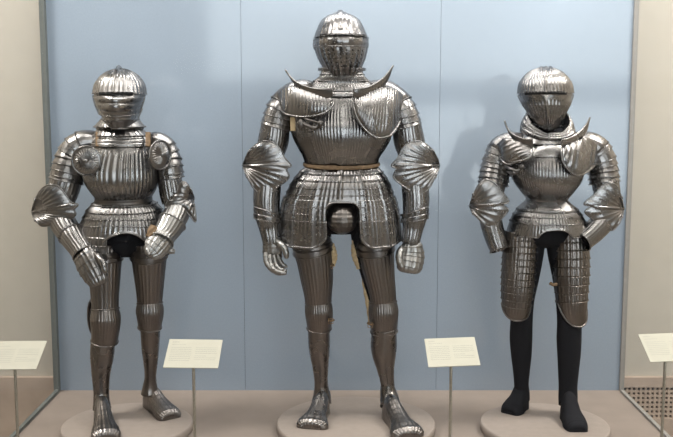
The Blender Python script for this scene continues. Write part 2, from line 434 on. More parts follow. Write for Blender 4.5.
# case top: closed hood with lamps just below its white underside
mb = MB(); box(mb, (XL-.02, YF-.02, ZT), (XR+.02, YB+.06, ZT+.05)); struct('trim_7', mb, M['ceil'])
def area(name, loc, rot, sx_, sy_, power, col=(1, .97, .92)):
    l = bpy.data.lights.new(name, 'AREA'); l.shape = 'RECTANGLE'; l.size = sx_; l.size_y = sy_; l.energy = power; l.color = col
    o = bpy.data.objects.new(name, l); o.location = loc; o.rotation_euler = rot; C.objects.link(o); return o
area('case_lamp', (0.0, 3.62, ZT-.02), (math.radians(18), 0, 0), 2.6, .22, 32)
area('case_back_lamp', (0.25, 4.45, ZT-.02), (math.radians(-4), 0, 0), 2.2, .18, 28)
area('gallery_lamp', (0.8, -0.2, 4.35), (0, 0, 0), 3.5, 2.0, 75, (1, .96, .9))
area('outer_wall_fill', (2.9, 3.6, 4.2), (math.radians(25), 0, 0), 1.2, .8, 215, (1, .96, .91))  # added fill with no known fixture, brightens the outer wall
area('outer_wall_fill', (-2.9, 3.6, 4.2), (math.radians(25), 0, 0), 1.2, .8, 180, (1, .96, .91))  # second added fill, lifts the outer wall on the left
w = bpy.data.worlds.new('world'); SC.world = w; w.use_nodes = True
w.node_tree.nodes['Background'].inputs[0].default_value = (.6, .66, .72, 1); w.node_tree.nodes['Background'].inputs[1].default_value = .3

# ------------------------------------------------------------------ round plinths
def plinth(cx, cy, wpx, label):
    c = ground(cx, cy); r = wpx/2*mpp(cy, c[1]); mb = MB()
    prof = [(0, .0005), (r*.985, .0005), (r, .004), (r, .034), (r-.003, .0385), (r-.008, .04), (0, .04)]
    n = 96; V = []; F = []
    for (a, z) in prof:
        for j in range(n): V.append((c[0]+a*math.cos(2*PI*j/n), c[1]+a*math.sin(2*PI*j/n), z))
    for i in range(len(prof)-1):
        for j in range(n): F.append((i*n+j, i*n+(j+1) % n, (i+1)*n+(j+1) % n, (i+1)*n+j))
    mb.add(V, F); o = mb.build('round_plinth', M['disc'], None, False)
    for p in o.data.polygons: p.use_smooth = abs(p.normal.z) < .5
    tag(o, label, 'plinth', 'round plinths under the armours'); return c
pc = plinth(356, 421, 158, 'wide round taupe plinth under the tall middle suit of armour')
pl = plinth(127.5, 423, 129, 'small round taupe plinth under the left suit with round armpit discs')
pr = plinth(544.5, 423, 127, 'small round taupe plinth under the black-legged suit at right')

# ------------------------------------------------------------------ label stands
def label_stand(bl, br, tl, Y0, postx, label, heading=True):
    base = at(postx, 400, Y0+.05); base[2] = 0
    t = tag(empty('label_stand', tuple(base)), label, 'label stand', 'label stands in front of the armours')
    A = at(*bl, Y0); B = at(*br, Y0); el = math.radians(26.6)
    xv = B-A; w_ = np.linalg.norm(xv); xv /= w_
    yv = np.array([0, math.cos(el), math.sin(el)]); yv -= xv*np.dot(xv, yv); yv /= np.linalg.norm(yv); nv_ = np.cross(xv, yv)
    L = .173
    def Q(u_, v_, h=0): return A+xv*u_*w_+yv*v_*L+nv_*h
    def slab(mb, u0, u1, v0, v1, h0, h1):
        V = [Q(u0, v0, h0), Q(u1, v0, h0), Q(u1, v1, h0), Q(u0, v1, h0), Q(u0, v0, h1), Q(u1, v0, h1), Q(u1, v1, h1), Q(u0, v1, h1)]
        mb.add(V, [(3,2,1,0),(4,5,6,7),(0,1,5,4),(1,2,6,5),(2,3,7,6),(3,0,4,7)])
    mb = MB(); slab(mb, 0, 1, 0, 1, -.004, 0); card = mb.build('card', M['card'], t, False)
    mb = MB(); r = random.Random(int(postx))
    def line(u0, u1, v_, hh=.008):
        x = u0
        while x < u1-.01:
            e = min(u1, x+r.uniform(.018, .05)); slab(mb, x, e, v_-hh, v_+hh, 0, .0003); x = e+.007
    line(.07, .20, .90, .013)
    line(.07, .33, .81)
    for k in range(8): line(.07, .46, .70-k*.065)
    for k in range(7): line(.53, .93 if k != 4 else .75, .70-k*.065-(.03 if k > 3 else 0))
    mb.build('printed_text', M['ink'], card, False)
    top = Q(0, .35); mb = MB(); zt = top[2]-.006; yy = top[1]; px_ = at(postx, bl[1]+2, yy)[0]
    zt = (Q(0, .35)+xv*((px_-A[0])/max(xv[0], .1)))[2]-.004
    bead(mb, [(px_, yy, z) for z in np.linspace(.004, zt, 6)], .0062, sides=12)
    mb.build('post', M['post'], t)
    mb = MB(); n = 32; V = [(px_+.06*math.cos(2*PI*j/n), yy+.06*math.sin(2*PI*j/n), z) for z in (.0005, .006) for j in range(n)]
    mb.add(V, [tuple(range(n))[::-1], tuple(range(n, 2*n))]+[(j, (j+1) % n, n+(j+1) % n, n+j) for j in range(n)])
    mb.build('foot_plate', M['post'], t, False)
label_stand((-17, 369.5), (36, 369), None, 3.62, 15, 'cream label on a thin post at the far left, cut by the picture edge')
label_stand((163, 367.3), (218, 368), None, 3.62, 193.5, 'cream label on a thin post between the left and middle armours')
label_stand((428.5, 367), (480.5, 365), None, 3.62, 451, 'cream label on a thin post between the middle and right armours')
label_stand((650.5, 362), (703, 360), None, 3.66, 665, 'cream label on a thin post at the far right beside the grille')

# ================================================================== middle armour
def centre():
    Y = 4.17
    t = tag(empty('suit_of_armour', (pc[0], pc[1]+.03, .04)), 'tallest suit of armour, fluted steel with tan waist belt, in the middle', 'suit of armour')
    S = M['steel']
    # --- dark inner figure
    mb = MB()
    shell('mannequin_body', t, M['black'], bodyP([(341, 84, 18, Y, .08, .08), (341, 100, 34, Y, .10, .10), (341, 130, 40, Y, .12, .10), (341, 163, 31, Y, .10, .09), (341, 190, 40, Y, .11, .11), (341, 212, 43, Y, .10, .11), (341, 225, 40, Y, .08, .10), (341, 233, 24, Y, .05, .05)]), nu=48, nv=40)
    for K in ([(318, 222, Y, 15), (316, 250, Y, 13), (318, 290, Y+.02, 11)], [(364, 222, Y, 15), (368, 250, Y, 14), (380, 300, Y+.02, 11)]):
        shell('mannequin_thigh', t, M['black'], tubeP(K), nu=32, nv=20)
    # --- breastplate
    B = bodyP([(341, 90, 20, Y, .108, .08), (341, 95, 30, Y, .124, .09), (341, 103, 39, Y, .142, .11), (341, 115, 47, Y, .16, .12), (341.5, 127, 50.5, Y, .178, .125), (342, 138, 48.5, Y, .18, .12), (342, 148, 43.5, Y, .165, .11), (341.5, 156, 38.5, Y, .145, .10), (341.5, 165, 35.5, Y, .13, .10)], 2.2)
    yv = B.path.at_y
    ribs = [(-1.15, .14), (-.62, .1), (0, .1), (.62, .1), (1.15, .14)]
    def bd(U, V):
        w = np.clip(V*6-.3, 0, 1)
        f = .0020*(1-np.abs(np.sin(108*U/2)))*w
        for c, _ in ribs: f = f*(1-.85*np.exp(-((U-c)/.045)**2))+.0022*np.exp(-((U-c)/.035)**2)*w
        return f
    mb = MB(); shell('breastplate', t, S, B, nu=108*6, nv=70, disp=bd, v=(yv(94), 1), mb=mb, build=False, rim='b', rr=.003)
    pts = []
    for c in (-.62, 0, .62):
        for k in range(16):
            pts.append(B(np.array([[c]]), np.array([[.22+k*.045]]))[0, 0]+np.array([0, -.003, 0]))
    rivets(mb, pts, .0024)
    bp = mb.build('breastplate', S, t)
    shell('neck_bar', bp, S, B, u=(-.42, .42), v=(yv(92), yv(97)), nu=40, nv=6, disp=lambda U, V: .006+.004*np.sin(PI*V), rim='tb', rr=.003)
    # lance rest at the wearer's right breast
    mb = MB()
    bead(mb, cat(at([300, 308, 314, 320], [122, 126, 128, 126], [4.0, 3.965, 3.955, 3.97]), np.linspace(0, 3, 20)), .008, sides=8)
    bead(mb, cat(at([302, 306, 312, 319], [117, 119, 121, 123], [4.0, 3.97, 3.955, 3.965]), np.linspace(0, 3, 20)), .005, sides=8)
    ball(mb, at(320.5, 123.5, 3.955), .014); ball(mb, at(301, 124, 3.985), .016, (1, .6, 1.4)); ball(mb, at(310, 131, 3.97), .008)
    mb.build('lance_rest', M['dark'], bp)
    shell('arming_strap', bp, M['buff'], patchP([(290, 116, 4.04), (294.5, 116, 4.03)], [(290.5, 131, 4.035), (295, 131, 4.025)]), (0, 1), nu=6, nv=8, thick=.006, closed=False)
    # --- belt
    Bb = bodyP([(341.5, 160.5, 37.0, Y, .135, .105), (341.5, 164, 36.6, Y, .135, .105), (341.5, 168, 38.0, Y, .138, .108)], 2.2)
    bl = shell('waist_belt', t, M['leather'], Bb, nu=96, nv=6, v=(lambda U: .25+.22*np.cos(U), lambda U: .70+.28*np.cos(U)), disp=lambda U, V: .007+.002*np.sin(PI*V), rim='', thick=.004)
    bl['label'] = 'tan leather belt'
    mb = MB(); shell('buckle', bl, M['leather'], Bb, u=(-.35, -.1), v=(.42, .98), nu=10, nv=4, disp=lambda U, V: .012+0*U, closed=False, mb=mb, build=False)
    mb.build('belt_end', M['leather'], bl)
    # --- fauld and tassets
    Fd = bodyP([(341.5, 165, 35, Y, .13, .10), (341.5, 169.5, 37.5, Y, .142, .11), (341, 174, 42, Y, .155, .12), (340.5, 184, 48.8, Y, .17, .135), (339.5, 199, 54.8, Y, .178, .145), (339.5, 214, 58, Y, .178, .15), (340, 228, 59.5, Y, .172, .15), (340, 240, 60.0, Y, .165, .15), (340, 250, 60.0, Y, .16, .15)], 2.25)
    fy = front_y(Fd, .165)
    def fd(U, V):
        f = .0016*(1-np.abs(np.sin(84*U/2)))
        for k in range(-5, 6):
            c = k*.42; f = f*(1-.8*np.exp(-((U-c)/.05)**2))+.0060*np.exp(-((U-c)/.030)**2)
        return f
    fa = empty_part('fauld', t)
    lames(fa, S, Fd, [fy(167), fy(174.5), fy(181), fy(188), fy(195), lambda U: np.array([fy(201.6+6*min(1., abs((x-.051)/.238))**5) for x in U])], nu=84*6, nv=6, disp=fd, flare=.0035, over=.2)
    # skirt back below the arch
    ga = .235      # half angle of the arch
    uL, uR = .187, .289
    shell('rump_guard', fa, S, Fd, u=(2.3, 2*PI-2.3), v=(fy(200), fy(232)), nu=120, nv=16, disp=fd, rim='b')
    for sg in (-1, 1):
        ta = empty_part('tasset', t)
        uo = 2.35
        uin = uL if sg < 0 else uR; u = (-uo, -uin) if sg < 0 else (uin, uo)
        def bot(U, sg=sg, uin=uin):
            a = np.abs(U); x = np.clip((a-uin)/.30, 0, 1)
            base = np.interp(a, [uin, .5, .9, 1.3, 1.7, 2.0, 2.35], [247, 248.5, 248, 243, 238, 232, 226])
            return np.array([fy(b) for b in base-9*(1-x)**3])
        for k, (a, b) in enumerate([(200.5, 208), (207, 215), (214, 222), (221, None)]):
            v1 = bot if b is None else fy(b)
            shell('lame', ta, S, Fd, u, (fy(a), v1), 240, 8 if b else 22, lambda U, V: fd(U, V)+.006-.0009*0+.003*V, .0018, False, False,
                  ('rlb' if b is None else 'b'), .0045 if b is None else .0018, rope=.5 if b is None else .1)
        mb = MB(); pts = []
        for yy in (211, 219, 227, 235):
            for uu in (uin+.09, uin+.16, uin+.62, uin+.70):
                pts.append(Fd(np.array([[sg*uu]]), np.array([[fy(yy)]]))[0, 0]+np.array([0, -.011, 0]))
        rivets(None, pts, .0032, ta)
    # arch border, mail and codpiece
    shell('mail_skirt', t, M['mail'], Fd, u=(-.36, .36), v=(fy(198), fy(226)), nu=60, nv=30, disp=lambda U, V: -.05+.0025*np.sin(U*260)*np.sin(V*90), closed=False)
    shell('arch_border', fa, S, Fd, u=(-.187, .289), v=(lambda U: np.array([fy(199.6+6*min(1., abs((x-.051)/.238))**5) for x in U]), lambda U: np.array([fy(202.4+6*min(1., abs((x-.051)/.238))**5) for x in U])), nu=40, nv=4, disp=lambda U, V: .009+0*U, closed=False, rim='b', rr=.004, rope=.5)
    Cp = bodyP([(342, 202, 6, 4.06, .03, .03), (342, 207, 12, 4.06, .07, .05), (342, 215, 15, 4.06, .095, .05), (342, 223, 14.5, 4.06, .10, .05), (342, 230, 10, 4.06, .07, .05), (342, 233.5, 2, 4.06, .02, .02)], 2)
    shell('codpiece', t, M['dark'], Cp, nu=120, nv=30, disp=lambda U, V: .003*(1-np.abs(np.sin(PI*7*V)))+.0015*(1-np.abs(np.sin(9*U))), rim='t')
    # --- gorget
    G = bodyP([(342, 69, 21.5, Y-.01, .085, .085), (342, 72.5, 20.5, Y-.01, .083, .083), (342, 77, 23, Y-.01, .09, .09), (341.5, 83, 29, Y, .095, .10), (341.5, 90, 35, Y, .105, .12), (341.5, 96, 38, Y, .107, .12)], 2.1)
    gg = empty_part('gorget', t)
    lames(gg, S, G, [0.0, G.path.at_y(74), G.path.at_y(80), 1.0], nu=70*6, nv=10, disp=flutes(70, .0016), flare=.003)
    shell('collar_rim', gg, S, G, v=(0, .05), nu=96, nv=4, disp=lambda U, V: .004+0*U, rim='t', rr=.0055, rope=.4)
    # --- helmet
    H = bodyP([(340, 13.6, 1, Y-.02, .01, .01), (340, 14.2, 8, Y-.02, .055, .06), (340.2, 17, 14.5, Y-.02, .09, .095), (340.4, 22.5, 20.2, Y-.02, .120, .12), (340.6, 31, 24, Y-.02, .142, .135), (340.8, 40, 25.6, Y-.02, .152, .135), (341, 49, 25.3, Y-.02, .152, .13), (341.6, 58, 22.8, Y-.02, .145, .11), (342.2, 66, 19, Y-.02, .130, .09), (342.6, 72, 16, Y-.02, .108, .08), (342.8, 76.5, 13.5, Y-.02, .09, .075)], 2.05, 0.06)
    hy = front_y(H, .15)
    def combs(U, V, k=(0, .16, -.16, .40, -.40)):
        f = .0016*(1-np.abs(np.sin(34*U/2)))
        return f
    mb = MB(); shell('helmet', t, S, H, nu=34*6, nv=90, disp=combs, mb=mb, build=False)
    hel = mb.build('helmet', S, t)
    # combs over the skull
    mb = MB()
    for dx, hgt in ((0, .013), (-.026, .009), (.026, .009), (-.052, .006), (.052, .006)):
        pts = []
        for a in np.linspace(-.05, 1.0, 40):
            ang = a*PI*.62 - .62
            pts.append(ang)
        c0 = at(340.4, 40, Y-.02); ztop = at(340, 12.6, Y-.02)[2]-c0[2]
        P_ = []
        for ang in np.linspace(-1.35, 2.0, 60):
            q = math.sqrt(max(0.0, 1-(dx/.113)**2))
            P_.append((c0[0]+dx*(1-.25*math.cos(ang)**8)+.0, c0[1]-.148*math.sin(-ang)*q*-1*-1 if False else c0[1]+.140*math.sin(ang)*q, c0[2]+ztop*math.cos(ang)*q*(.985)))
        P_ = np.array([p for p in P_ if p[2] > c0[2]+.02])
        bead(mb, P_, hgt, rope=.25 if dx == 0 else 0)
    mb.build('comb', S, hel)
    vis = shell('visor', hel, S, H, u=(-1.75, 1.75), v=(lambda U: np.array([hy(36.5+1.0*abs(x)) for x in U]), lambda U: np.array([hy(46.2-.9*abs(x)) for x in U])), nu=150, nv=10,
                disp=lambda U, V: .006+.004*np.sin(PI*V)+.0012*(1-np.abs(np.sin(34*U/2))), closed=False, rim='tb', rr=.0025)
    shell('bevor', hel, S, H, u=(-1.75, 1.75), v=(lambda U: np.array([hy(46.2-.9*abs(x)) for x in U]), hy(76)), nu=420, nv=34,
          disp=lambda U, V: .003+.0030*(1-np.abs(np.sin(13*U))), closed=False, rim='tb', rr=.003)
    mb = MB(); pts = [H(np.array([[u_]]), np.array([[hy(46)]]))[0, 0]+np.array([0, -.009, 0]) for u_ in np.linspace(-1.2, 1.2, 22)]
    rivets(None, pts, .0024, hel)
    helmet_holes(vis, H, [PI/26*k for k in range(-7, 8, 2)], [hy(y) for y in (50, 54, 58, 62, 66)], .0035, .0030, .0042)
    shell('brow_plate', hel, S, H, u=(-1.5, 1.5), v=(hy(28), lambda U: np.array([hy(34.6+1.0*abs(x)) for x in U])), nu=120, nv=10, disp=lambda U, V: .002+.006*V**2+.0016*(1-np.abs(np.sin(34*U/2))), closed=False, rim='b', rr=.002)
    eyeslit(hel, H, -.90, .98, hy(33.8), hy(36.9), .0105)
    pivots([at(315, 47, Y), at(366.5, 47, Y)], hel, S)
    # --- shoulders and arms
    for sg in (-1, 1):
        mx = (lambda x: x) if sg < 0 else (lambda x: 682.5-x)
        pa = empty_part('pauldron', t)
        P = tubeP([(mx(316), 95, Y, 13), (mx(301), 95.5, Y, 15.8), (mx(288.5), 102, Y, 14.8), (mx(280.5), 112, Y-.01, 14.6), (mx(276.5), 127, Y-.01, 15.0)])
        lames(pa, S, P, [0, .50, .60, .70, .80, .90, 1.0], nu=180, nv=9, disp=lambda U, V: .0006*(1-np.abs(np.sin(32*U/2)))*np.ones_like(V), flare=.007)
        U_ = tubeP([(mx(276), 118, Y-.01, 13), (mx(275), 128, Y-.01, 14.2), (mx(273.5), 140, Y-.01, 15.2), (mx(271), 150, Y-.01, 14.2), (mx(268), 162, Y-.01, 12)])
        shell('upper_arm_plate', t, S, U_, nu=32*6, nv=30, disp=flutes(32, .0014), rim='b')
        tip = (mx(243.5), 165.5)
        out = [(251, 149), (258, 143.5), (265, 141.2), (274, 143), (281, 150), (285, 158), (291, 165.5), (286.5, 169), (289, 177), (282, 184), (272, 190), (260, 192.6), (253, 187), (248, 178)]
        couter(t, S, tip, [(mx(x), y) for x, y in out], Y-.01, .085, sg, 16)
        L_ = tubeP([(mx(268.5), 168, Y-.02, 12), (mx(267.5), 185, Y-.03, 13.3), (mx(266.5), 200, Y-.04, 13.3), (mx(267.5), 214, Y-.05, 12), (mx(269.5), 228, Y-.06, 10)])
        shell('vambrace', t, S, L_, nu=26*7, nv=30, disp=flutes(28, .0013), rim='t')
        Cf = tubeP([(mx(267.5), 207, Y-.05, 14.3), (mx(268), 216, Y-.055, 12.8), (mx(269.5), 228, Y-.06, 10.2), (mx(271), 238, Y-.07, 8.9), (mx(271.8), 243, Y-.07, 8.8)])
        ga_ = empty_part('gauntlet', t)
        shell('cuff', ga_, S, Cf, v=(lambda U: .10+.14*np.sin(U)*(-sg if False else (1 if sg < 0 else -1))+.02, 1), nu=24*7, nv=26, disp=flutes(22, .002), rim='t', rr=.004)
        shell('cuff_band', ga_, S, Cf, v=(lambda U: .24+.10*np.sin(U)*(1 if sg < 0 else -1), lambda U: .36+.10*np.sin(U)*(1 if sg < 0 else -1)), nu=96, nv=5, disp=lambda U, V: .006+.002*V, rim='b', rr=.002)
        if sg < 0:
            hand_open(ga_, M['hand'], Y-.075)
        else:
            mitten(ga_, M['hand'], [(411, 242, Y-.07, 8.0, .85), (411.5, 247, Y-.07, 10.5, .75), (411, 255, Y-.075, 12.8, .6), (410, 263, Y-.085, 12.6, .6), (408.5, 269.5, Y-.09, 11.0, .6), (408, 272, Y-.09, 6, .4)],
                   [(402, 248, Y-.08, 3.2), (399.5, 254, Y-.10, 3.6), (399.5, 261, Y-.115, 3.3), (402, 267, Y-.12, 2.6)])
    # breast wings of the pauldrons + neck guards
    wl = shell('pauldron_wing', t, S, patchP([(277, 93, 4.12), (288, 86, 4.055), (300, 86, 4.03), (314, 90, 4.00), (327, 94, 3.985), (332.5, 100, 3.978)],
                                   [(280, 108, 4.11), (285, 113.5, 4.035), (296, 116.3, 4.0), (311, 116.3, 3.965), (325, 112.5, 3.955), (333, 105, 3.965)], .02),
               (0, 1), nu=120, nv=30, disp=lambda U, V: .0018*(1-np.abs(np.sin(PI*18*U+2.2*V)))*np.clip((.95-V)*8, 0, 1)*(U < .95), closed=False, rim='br', rr=.0045, rope=.4)
    shell('pauldron_wing', t, S, patchP([(353.5, 97, 3.985), (362, 93, 3.99), (374, 88.5, 4.01), (386, 86, 4.035), (397, 90, 4.06), (404, 96, 4.12)],
                                   [(353.5, 104, 3.97), (357.5, 118, 3.945), (367, 131, 3.94), (379, 137.8, 3.955), (392, 133.5, 3.99), (402, 118, 4.11)], .03),
               (0, 1), nu=150, nv=40, disp=lambda U, V: .0019*(1-np.abs(np.sin(PI*22*U+1.2*V)))*np.clip((.95-V)*8, 0, 1)*(U > .04)+.003*np.exp(-((U-.30-.25*V)/.02)**2)+.003*np.exp(-((U-.62-.1*V)/.02)**2), closed=False, rim='bl', rr=.0045, rope=.4)
    haute(t, S, [(285.5, 69.5, 4.05), (290, 76, 4.04), (297, 82.5, 4.02), (309, 87.5, 3.99), (321, 89.5, 3.965), (332.5, 89.3, 3.955)],
          [(287, 72.5, 4.06), (292, 82, 4.05), (299, 90, 4.03), (311, 96.5, 4.0), (322, 98.5, 3.975), (332.5, 97.4, 3.96)])
    haute(t, S, [(353, 89.3, 3.955), (362, 88.5, 3.965), (372, 85.5, 3.99), (382, 79, 4.02), (389, 71.5, 4.04), (393, 65.5, 4.05)],
          [(353, 97.4, 3.96), (362, 98.5, 3.975), (372, 95.5, 4.0), (382, 89, 4.03), (389, 79, 4.05), (392.3, 69.5, 4.06)])
    # --- legs
    leg_armour(t, [(312.5, 236, Y-.01, 18), (312.5, 247, Y-.01, 19), (315, 262, Y-.01, 17.6), (317, 280, Y-.005, 15.8), (318, 294, Y, 13.6), (318.3, 306, Y+.01, 12.2)],
               [(318.3, 302, Y+.01, 11.8), (318.8, 309, Y+.005, 12.4), (319.2, 318, Y+.01, 12.2), (319.2, 328, Y+.02, 11.0)],
               [(319, 325, Y+.02, 11), (319, 339, Y+.03, 11.0), (319.5, 352, Y+.04, 10.2), (320.4, 366, Y+.055, 8.2), (321, 380, Y+.07, 6.8), (321.5, 388, Y+.075, 7.4), (322, 396, Y+.07, 9.0), (321.5, 403, Y+.06, 10)])
    leg_armour(t, [(375, 236, Y-.01, 18), (375, 247, Y-.01, 18.6), (377, 262, Y-.01, 17), (380, 280, Y-.005, 14.6), (382.3, 294, Y, 13.2), (383, 306, Y+.01, 12.8)],
               [(383, 302, Y+.01, 12.6), (383.4, 309, Y+.005, 13.4), (383.6, 318, Y+.01, 13.2), (384, 331, Y+.02, 12.2)],
               [(384, 328, Y+.01, 12.4), (383.8, 343, Y+.02, 13.2), (384, 354, Y+.02, 12.2), (385.5, 368, Y+.03, 9.0), (387.3, 382, Y+.04, 7.0), (388, 391, Y+.035, 8.0), (389.5, 399, Y+.02, 9.6), (390, 406, Y+.0, 10)])
    sabaton(t, M['greave'], (324, 411.5), (311, 429.5), .070, 1.0, tw=1.04)
    sabaton(t, M['greave'], (387.5, 416), (409.5, 438.5), .070, 1.05, tw=1.04)
    # leather seen along the inner thighs
    for K in ([(331, 244, Y-.02, 3.2, .7), (334, 256, Y-.02, 3.4, .7), (332.5, 266, Y-.02, 2.4, .7)], [(355, 240, Y-.02, 3.2, .7), (355.5, 254, Y-.02, 4.2, .7), (360, 268, Y-.01, 3.5, .7)],
              [(361.5, 262, Y, 2.0, .8), (364.5, 284, Y+.01, 2.2, .8), (368, 306, Y+.01, 2.0, .8), (370, 324, Y+.02, 1.6, .8)]):
        shell('leather_lining', t, M['buff'], tubeP(K), nu=20, nv=24, disp=lambda U, V: .0015*np.sin(V*40))
    for (x, y) in ((330.5, 266), (331, 321), (370.5, 325)):
        mb = MB(); bead(mb, at([x-3, x, x+3], [y-2, y, y-1], [Y-.03, Y-.05, Y-.03]), .005); bead(mb, at([x-2.5, x-2.5, x+2, x+2, x-2.5], [y-2.5, y+2.5, y+2.5, y-2.5, y-2.5], [Y-.05]*5), .0022); mb.build('buckled_strap', M['leather'], t)

def empty_part(name, parent):
    o = bpy.data.objects.new(name, None); o.empty_display_size = .02; C.objects.link(o); o.parent = parent; return o
def hand_open(parent, mat, Y):
    """articulated gauntlet hand, fingers curled inwards, thumb apart"""
    K = [(271.5, 238, Y, 8.4, .9), (272, 244, Y, 8.8, .75), (272.5, 251, Y, 9.4, .55), (273, 257, Y+.005, 8.6, .5)]
    shell('hand_plate', parent, mat, tubeP(K), nu=96, nv=30, disp=saw(4, .0035, 14, .0015), rim='b', rr=.0025)
    fingers = [[(266, 253, Y-.015, 2.8), (266.5, 262, Y-.030, 2.7), (271.5, 269, Y-.045, 2.5), (278.5, 273.3, Y-.05, 2.2), (282, 274, Y-.05, .8)],
               [(270, 255, Y-.018, 2.9), (270.8, 264, Y-.035, 2.8), (275.5, 270.5, Y-.055, 2.6), (283, 273.0, Y-.065, 2.3), (286.6, 273, Y-.066, .8)],
               [(274, 255, Y-.015, 2.8), (275.5, 263, Y-.025, 2.7), (279, 268.5, Y-.04, 2.5), (284.0, 270.5, Y-.045, 2.2), (287, 270.5, Y-.045, .8)],
               [(277.5, 253.5, Y-.005, 2.5), (279.5, 260, Y-.012, 2.4), (282.5, 264.5, Y-.02, 2.2), (285.5, 266, Y-.02, 1.8), (287.5, 266.0, Y-.02, .7)]]
    for f in fingers: shell('finger', parent, mat, tubeP(f), nu=20, nv=50, disp=saw(7, .0022))
    shell('thumb', parent, mat, tubeP([(277, 242, Y-.02, 3.0), (281.5, 245, Y-.04, 3.3), (285.3, 250.5, Y-.05, 3.1), (286.3, 256, Y-.05, 2.6), (285.8, 258.5, Y-.05, .9)]), nu=20, nv=50, disp=saw(5, .0022))
def mitten(parent, mat, K, thumb=None, nl=6, nfl=16):
    shell('hand_plate', parent, mat, tubeP(K), nu=nfl*8, nv=70, v=(0, 1),
          disp=lambda U, V: .004*((V*nl)-np.floor(V*nl))+.0022*(1-np.abs(np.sin(nfl*U/2))), rim='')
    if thumb: shell('thumb', parent, mat, tubeP(thumb+[(thumb[-1][0], thumb[-1][1]+2, thumb[-1][2], .8)]), nu=20, nv=40, disp=saw(4, .002))

# ================================================================== left armour
def left():
    Y = 4.17
    t = tag(empty('suit_of_armour', (pl[0], pl[1], .04)), 'suit of armour with round armpit discs and fluted legs, gauntlets over the thighs', 'suit of armour')
    S = M['steel_l']
    shell('mannequin_body', t, M['black'], bodyP([(123, 134, 16, Y, .07, .07), (123, 150, 28, Y, .08, .09), (124, 175, 28, Y, .09, .09), (124, 200, 21, Y, .08, .08), (125, 220, 33, Y, .09, .10), (127, 240, 34, Y, .085, .10), (127, 249, 31, Y, .07, .09), (127, 256, 15, Y, .04, .05)]), nu=48, nv=40)
    for K in ([(107, 240, Y, 13), (106, 262, Y, 12), (106, 300, Y, 10)], [(147, 240, Y, 15), (149, 262, Y, 13), (150, 300, Y+.03, 9)]):
        shell('mannequin_thigh', t, M['black'], tubeP(K), nu=32, nv=20)
    # breastplate: boxed, strongly fluted
    B = bodyP([(123.5, 135, 22, Y, .10, .08), (123.5, 141, 29, Y, .13, .10), (123.5, 149, 31, Y, .15, .11), (122.5, 160, 34, Y, .168, .12), (122, 170, 36.2, Y, .182, .12), (122.5, 180, 35.6, Y, .185, .115), (123.5, 189, 31.5, Y, .165, .10), (124, 196, 27.5, Y, .14, .09), (124, 203, 26, Y, .125, .085)], 2.35)
    yv = B.path.at_y
    bp = shell('breastplate', t, S, B, nu=50*8, nv=70, disp=lambda U, V: .0042*(1-np.abs(np.sin(50*U/2)))*np.clip((V-.16)*14, 0, 1)*np.clip((.97-V)*8, 0, 1), v=(yv(138.5), 1), rim='b')
    for k in range(2):
        shell('neck_bar', bp, S, B, u=(-1.0, 1.0), v=(yv(138.5+k*3.6), yv(142+k*3.6)), nu=60, nv=6, disp=lambda U, V: .005+.004*np.sin(PI*V), rim='tb' if k == 0 else 'b', rr=.003)
    # shoulder straps
    for x in (98, 148):
        shell('shoulder_strap', bp, M['leather'], patchP([(x-2.5, 132, 4.10), (x+2.5, 132, 4.10)], [(x-2.5, 146, 4.035), (x+2.5, 146, 4.035)]), (0, 1), nu=5, nv=14, thick=.005, closed=False)
    shell('waist_band', t, M['dark'], bodyP([(124, 197, 27, Y, .14, .09), (124, 200, 26.6, Y, .132, .09), (124, 204, 27.4, Y, .14, .09)], 2.3), nu=80, nv=6, disp=lambda U, V: .004+.003*np.sin(PI*V))
    Fd = bodyP([(124.5, 200.5, 26.5, Y, .13, .09), (124.8, 203, 30.5, Y, .145, .10), (124.8, 208, 35.2, Y, .160, .12), (124.6, 215, 38.8, Y, .175, .135), (124.2, 224, 42, Y, .185, .14), (124, 233, 43.4, Y, .188, .145), (124, 242, 43.8, Y, .185, .145), (124.4, 260, 44.0, Y, .17, .14)], 2.2)
    fy = front_y(Fd, .165); fa = empty_part('fauld', t)
    fl = lambda U, V: .0026*(1-np.abs(np.sin(66*U/2)))*np.ones_like(V)
    def yb(U, y, k=0): return np.array([fy(y-k*max(0., math.cos(x))**6) for x in U])
    cuts = [fy(201.5), fy(207.5), lambda U: yb(U, 213.5), lambda U: yb(U, 220, .8), lambda U: yb(U, 227, 2), lambda U: np.where(np.abs(U-.22) < .42, np.array([fy(231.5+9*(abs(x-.22)/.42)**2) if abs(x-.22) < .42 else 0 for x in U]), fy(239.5))]
    lames(fa, S, Fd, cuts, nu=66*6, nv=7, disp=fl, flare=.004, over=.2)
    shell('arch_border', fa, S, Fd, u=(-.19, .63), v=(lambda U: np.array([fy(230.5+9*((x-.22)/.42)**2) for x in U]), lambda U: np.array([fy(232.5+9*((x-.22)/.42)**2) for x in U])), nu=60, nv=3, disp=lambda U, V: .008+0*U, closed=False, rim='b', rr=.0035)
    for sg in (-1, 1):
        ta = empty_part('tasset', t)
        u = (-1.9, -.13) if sg < 0 else (.66, 1.9)
        for k, (a, b) in enumerate([(237.5, 246), (245, 253), (252, 259.3)]):
            shell('lame', ta, S, Fd, u, (fy(a), fy(b)), 150, 9, lambda U, V: .006+.003*V+.0022*(1-np.abs(np.sin(66*U/2))), .0018, False, False, 'blr' , .003 if k == 2 else .0018)
    shell('inner_skirt', t, M['black'], Fd, u=(-.45, .9), v=(fy(229), fy(246)), nu=60, nv=20, disp=lambda U, V: -.07+0*U, closed=False)
    # gorget with flared, pointed sides
    G = bodyP([(119.5, 119.5, 17.5, Y, .085, .085), (119.8, 124, 19, Y, .088, .085), (120, 129, 22.5, Y, .098, .09), (121, 133.5, 25.5, Y, .112, .10), (122.5, 138, 28.5, Y, .125, .11), (123.5, 143, 30, Y, .13, .11)], 2.0)
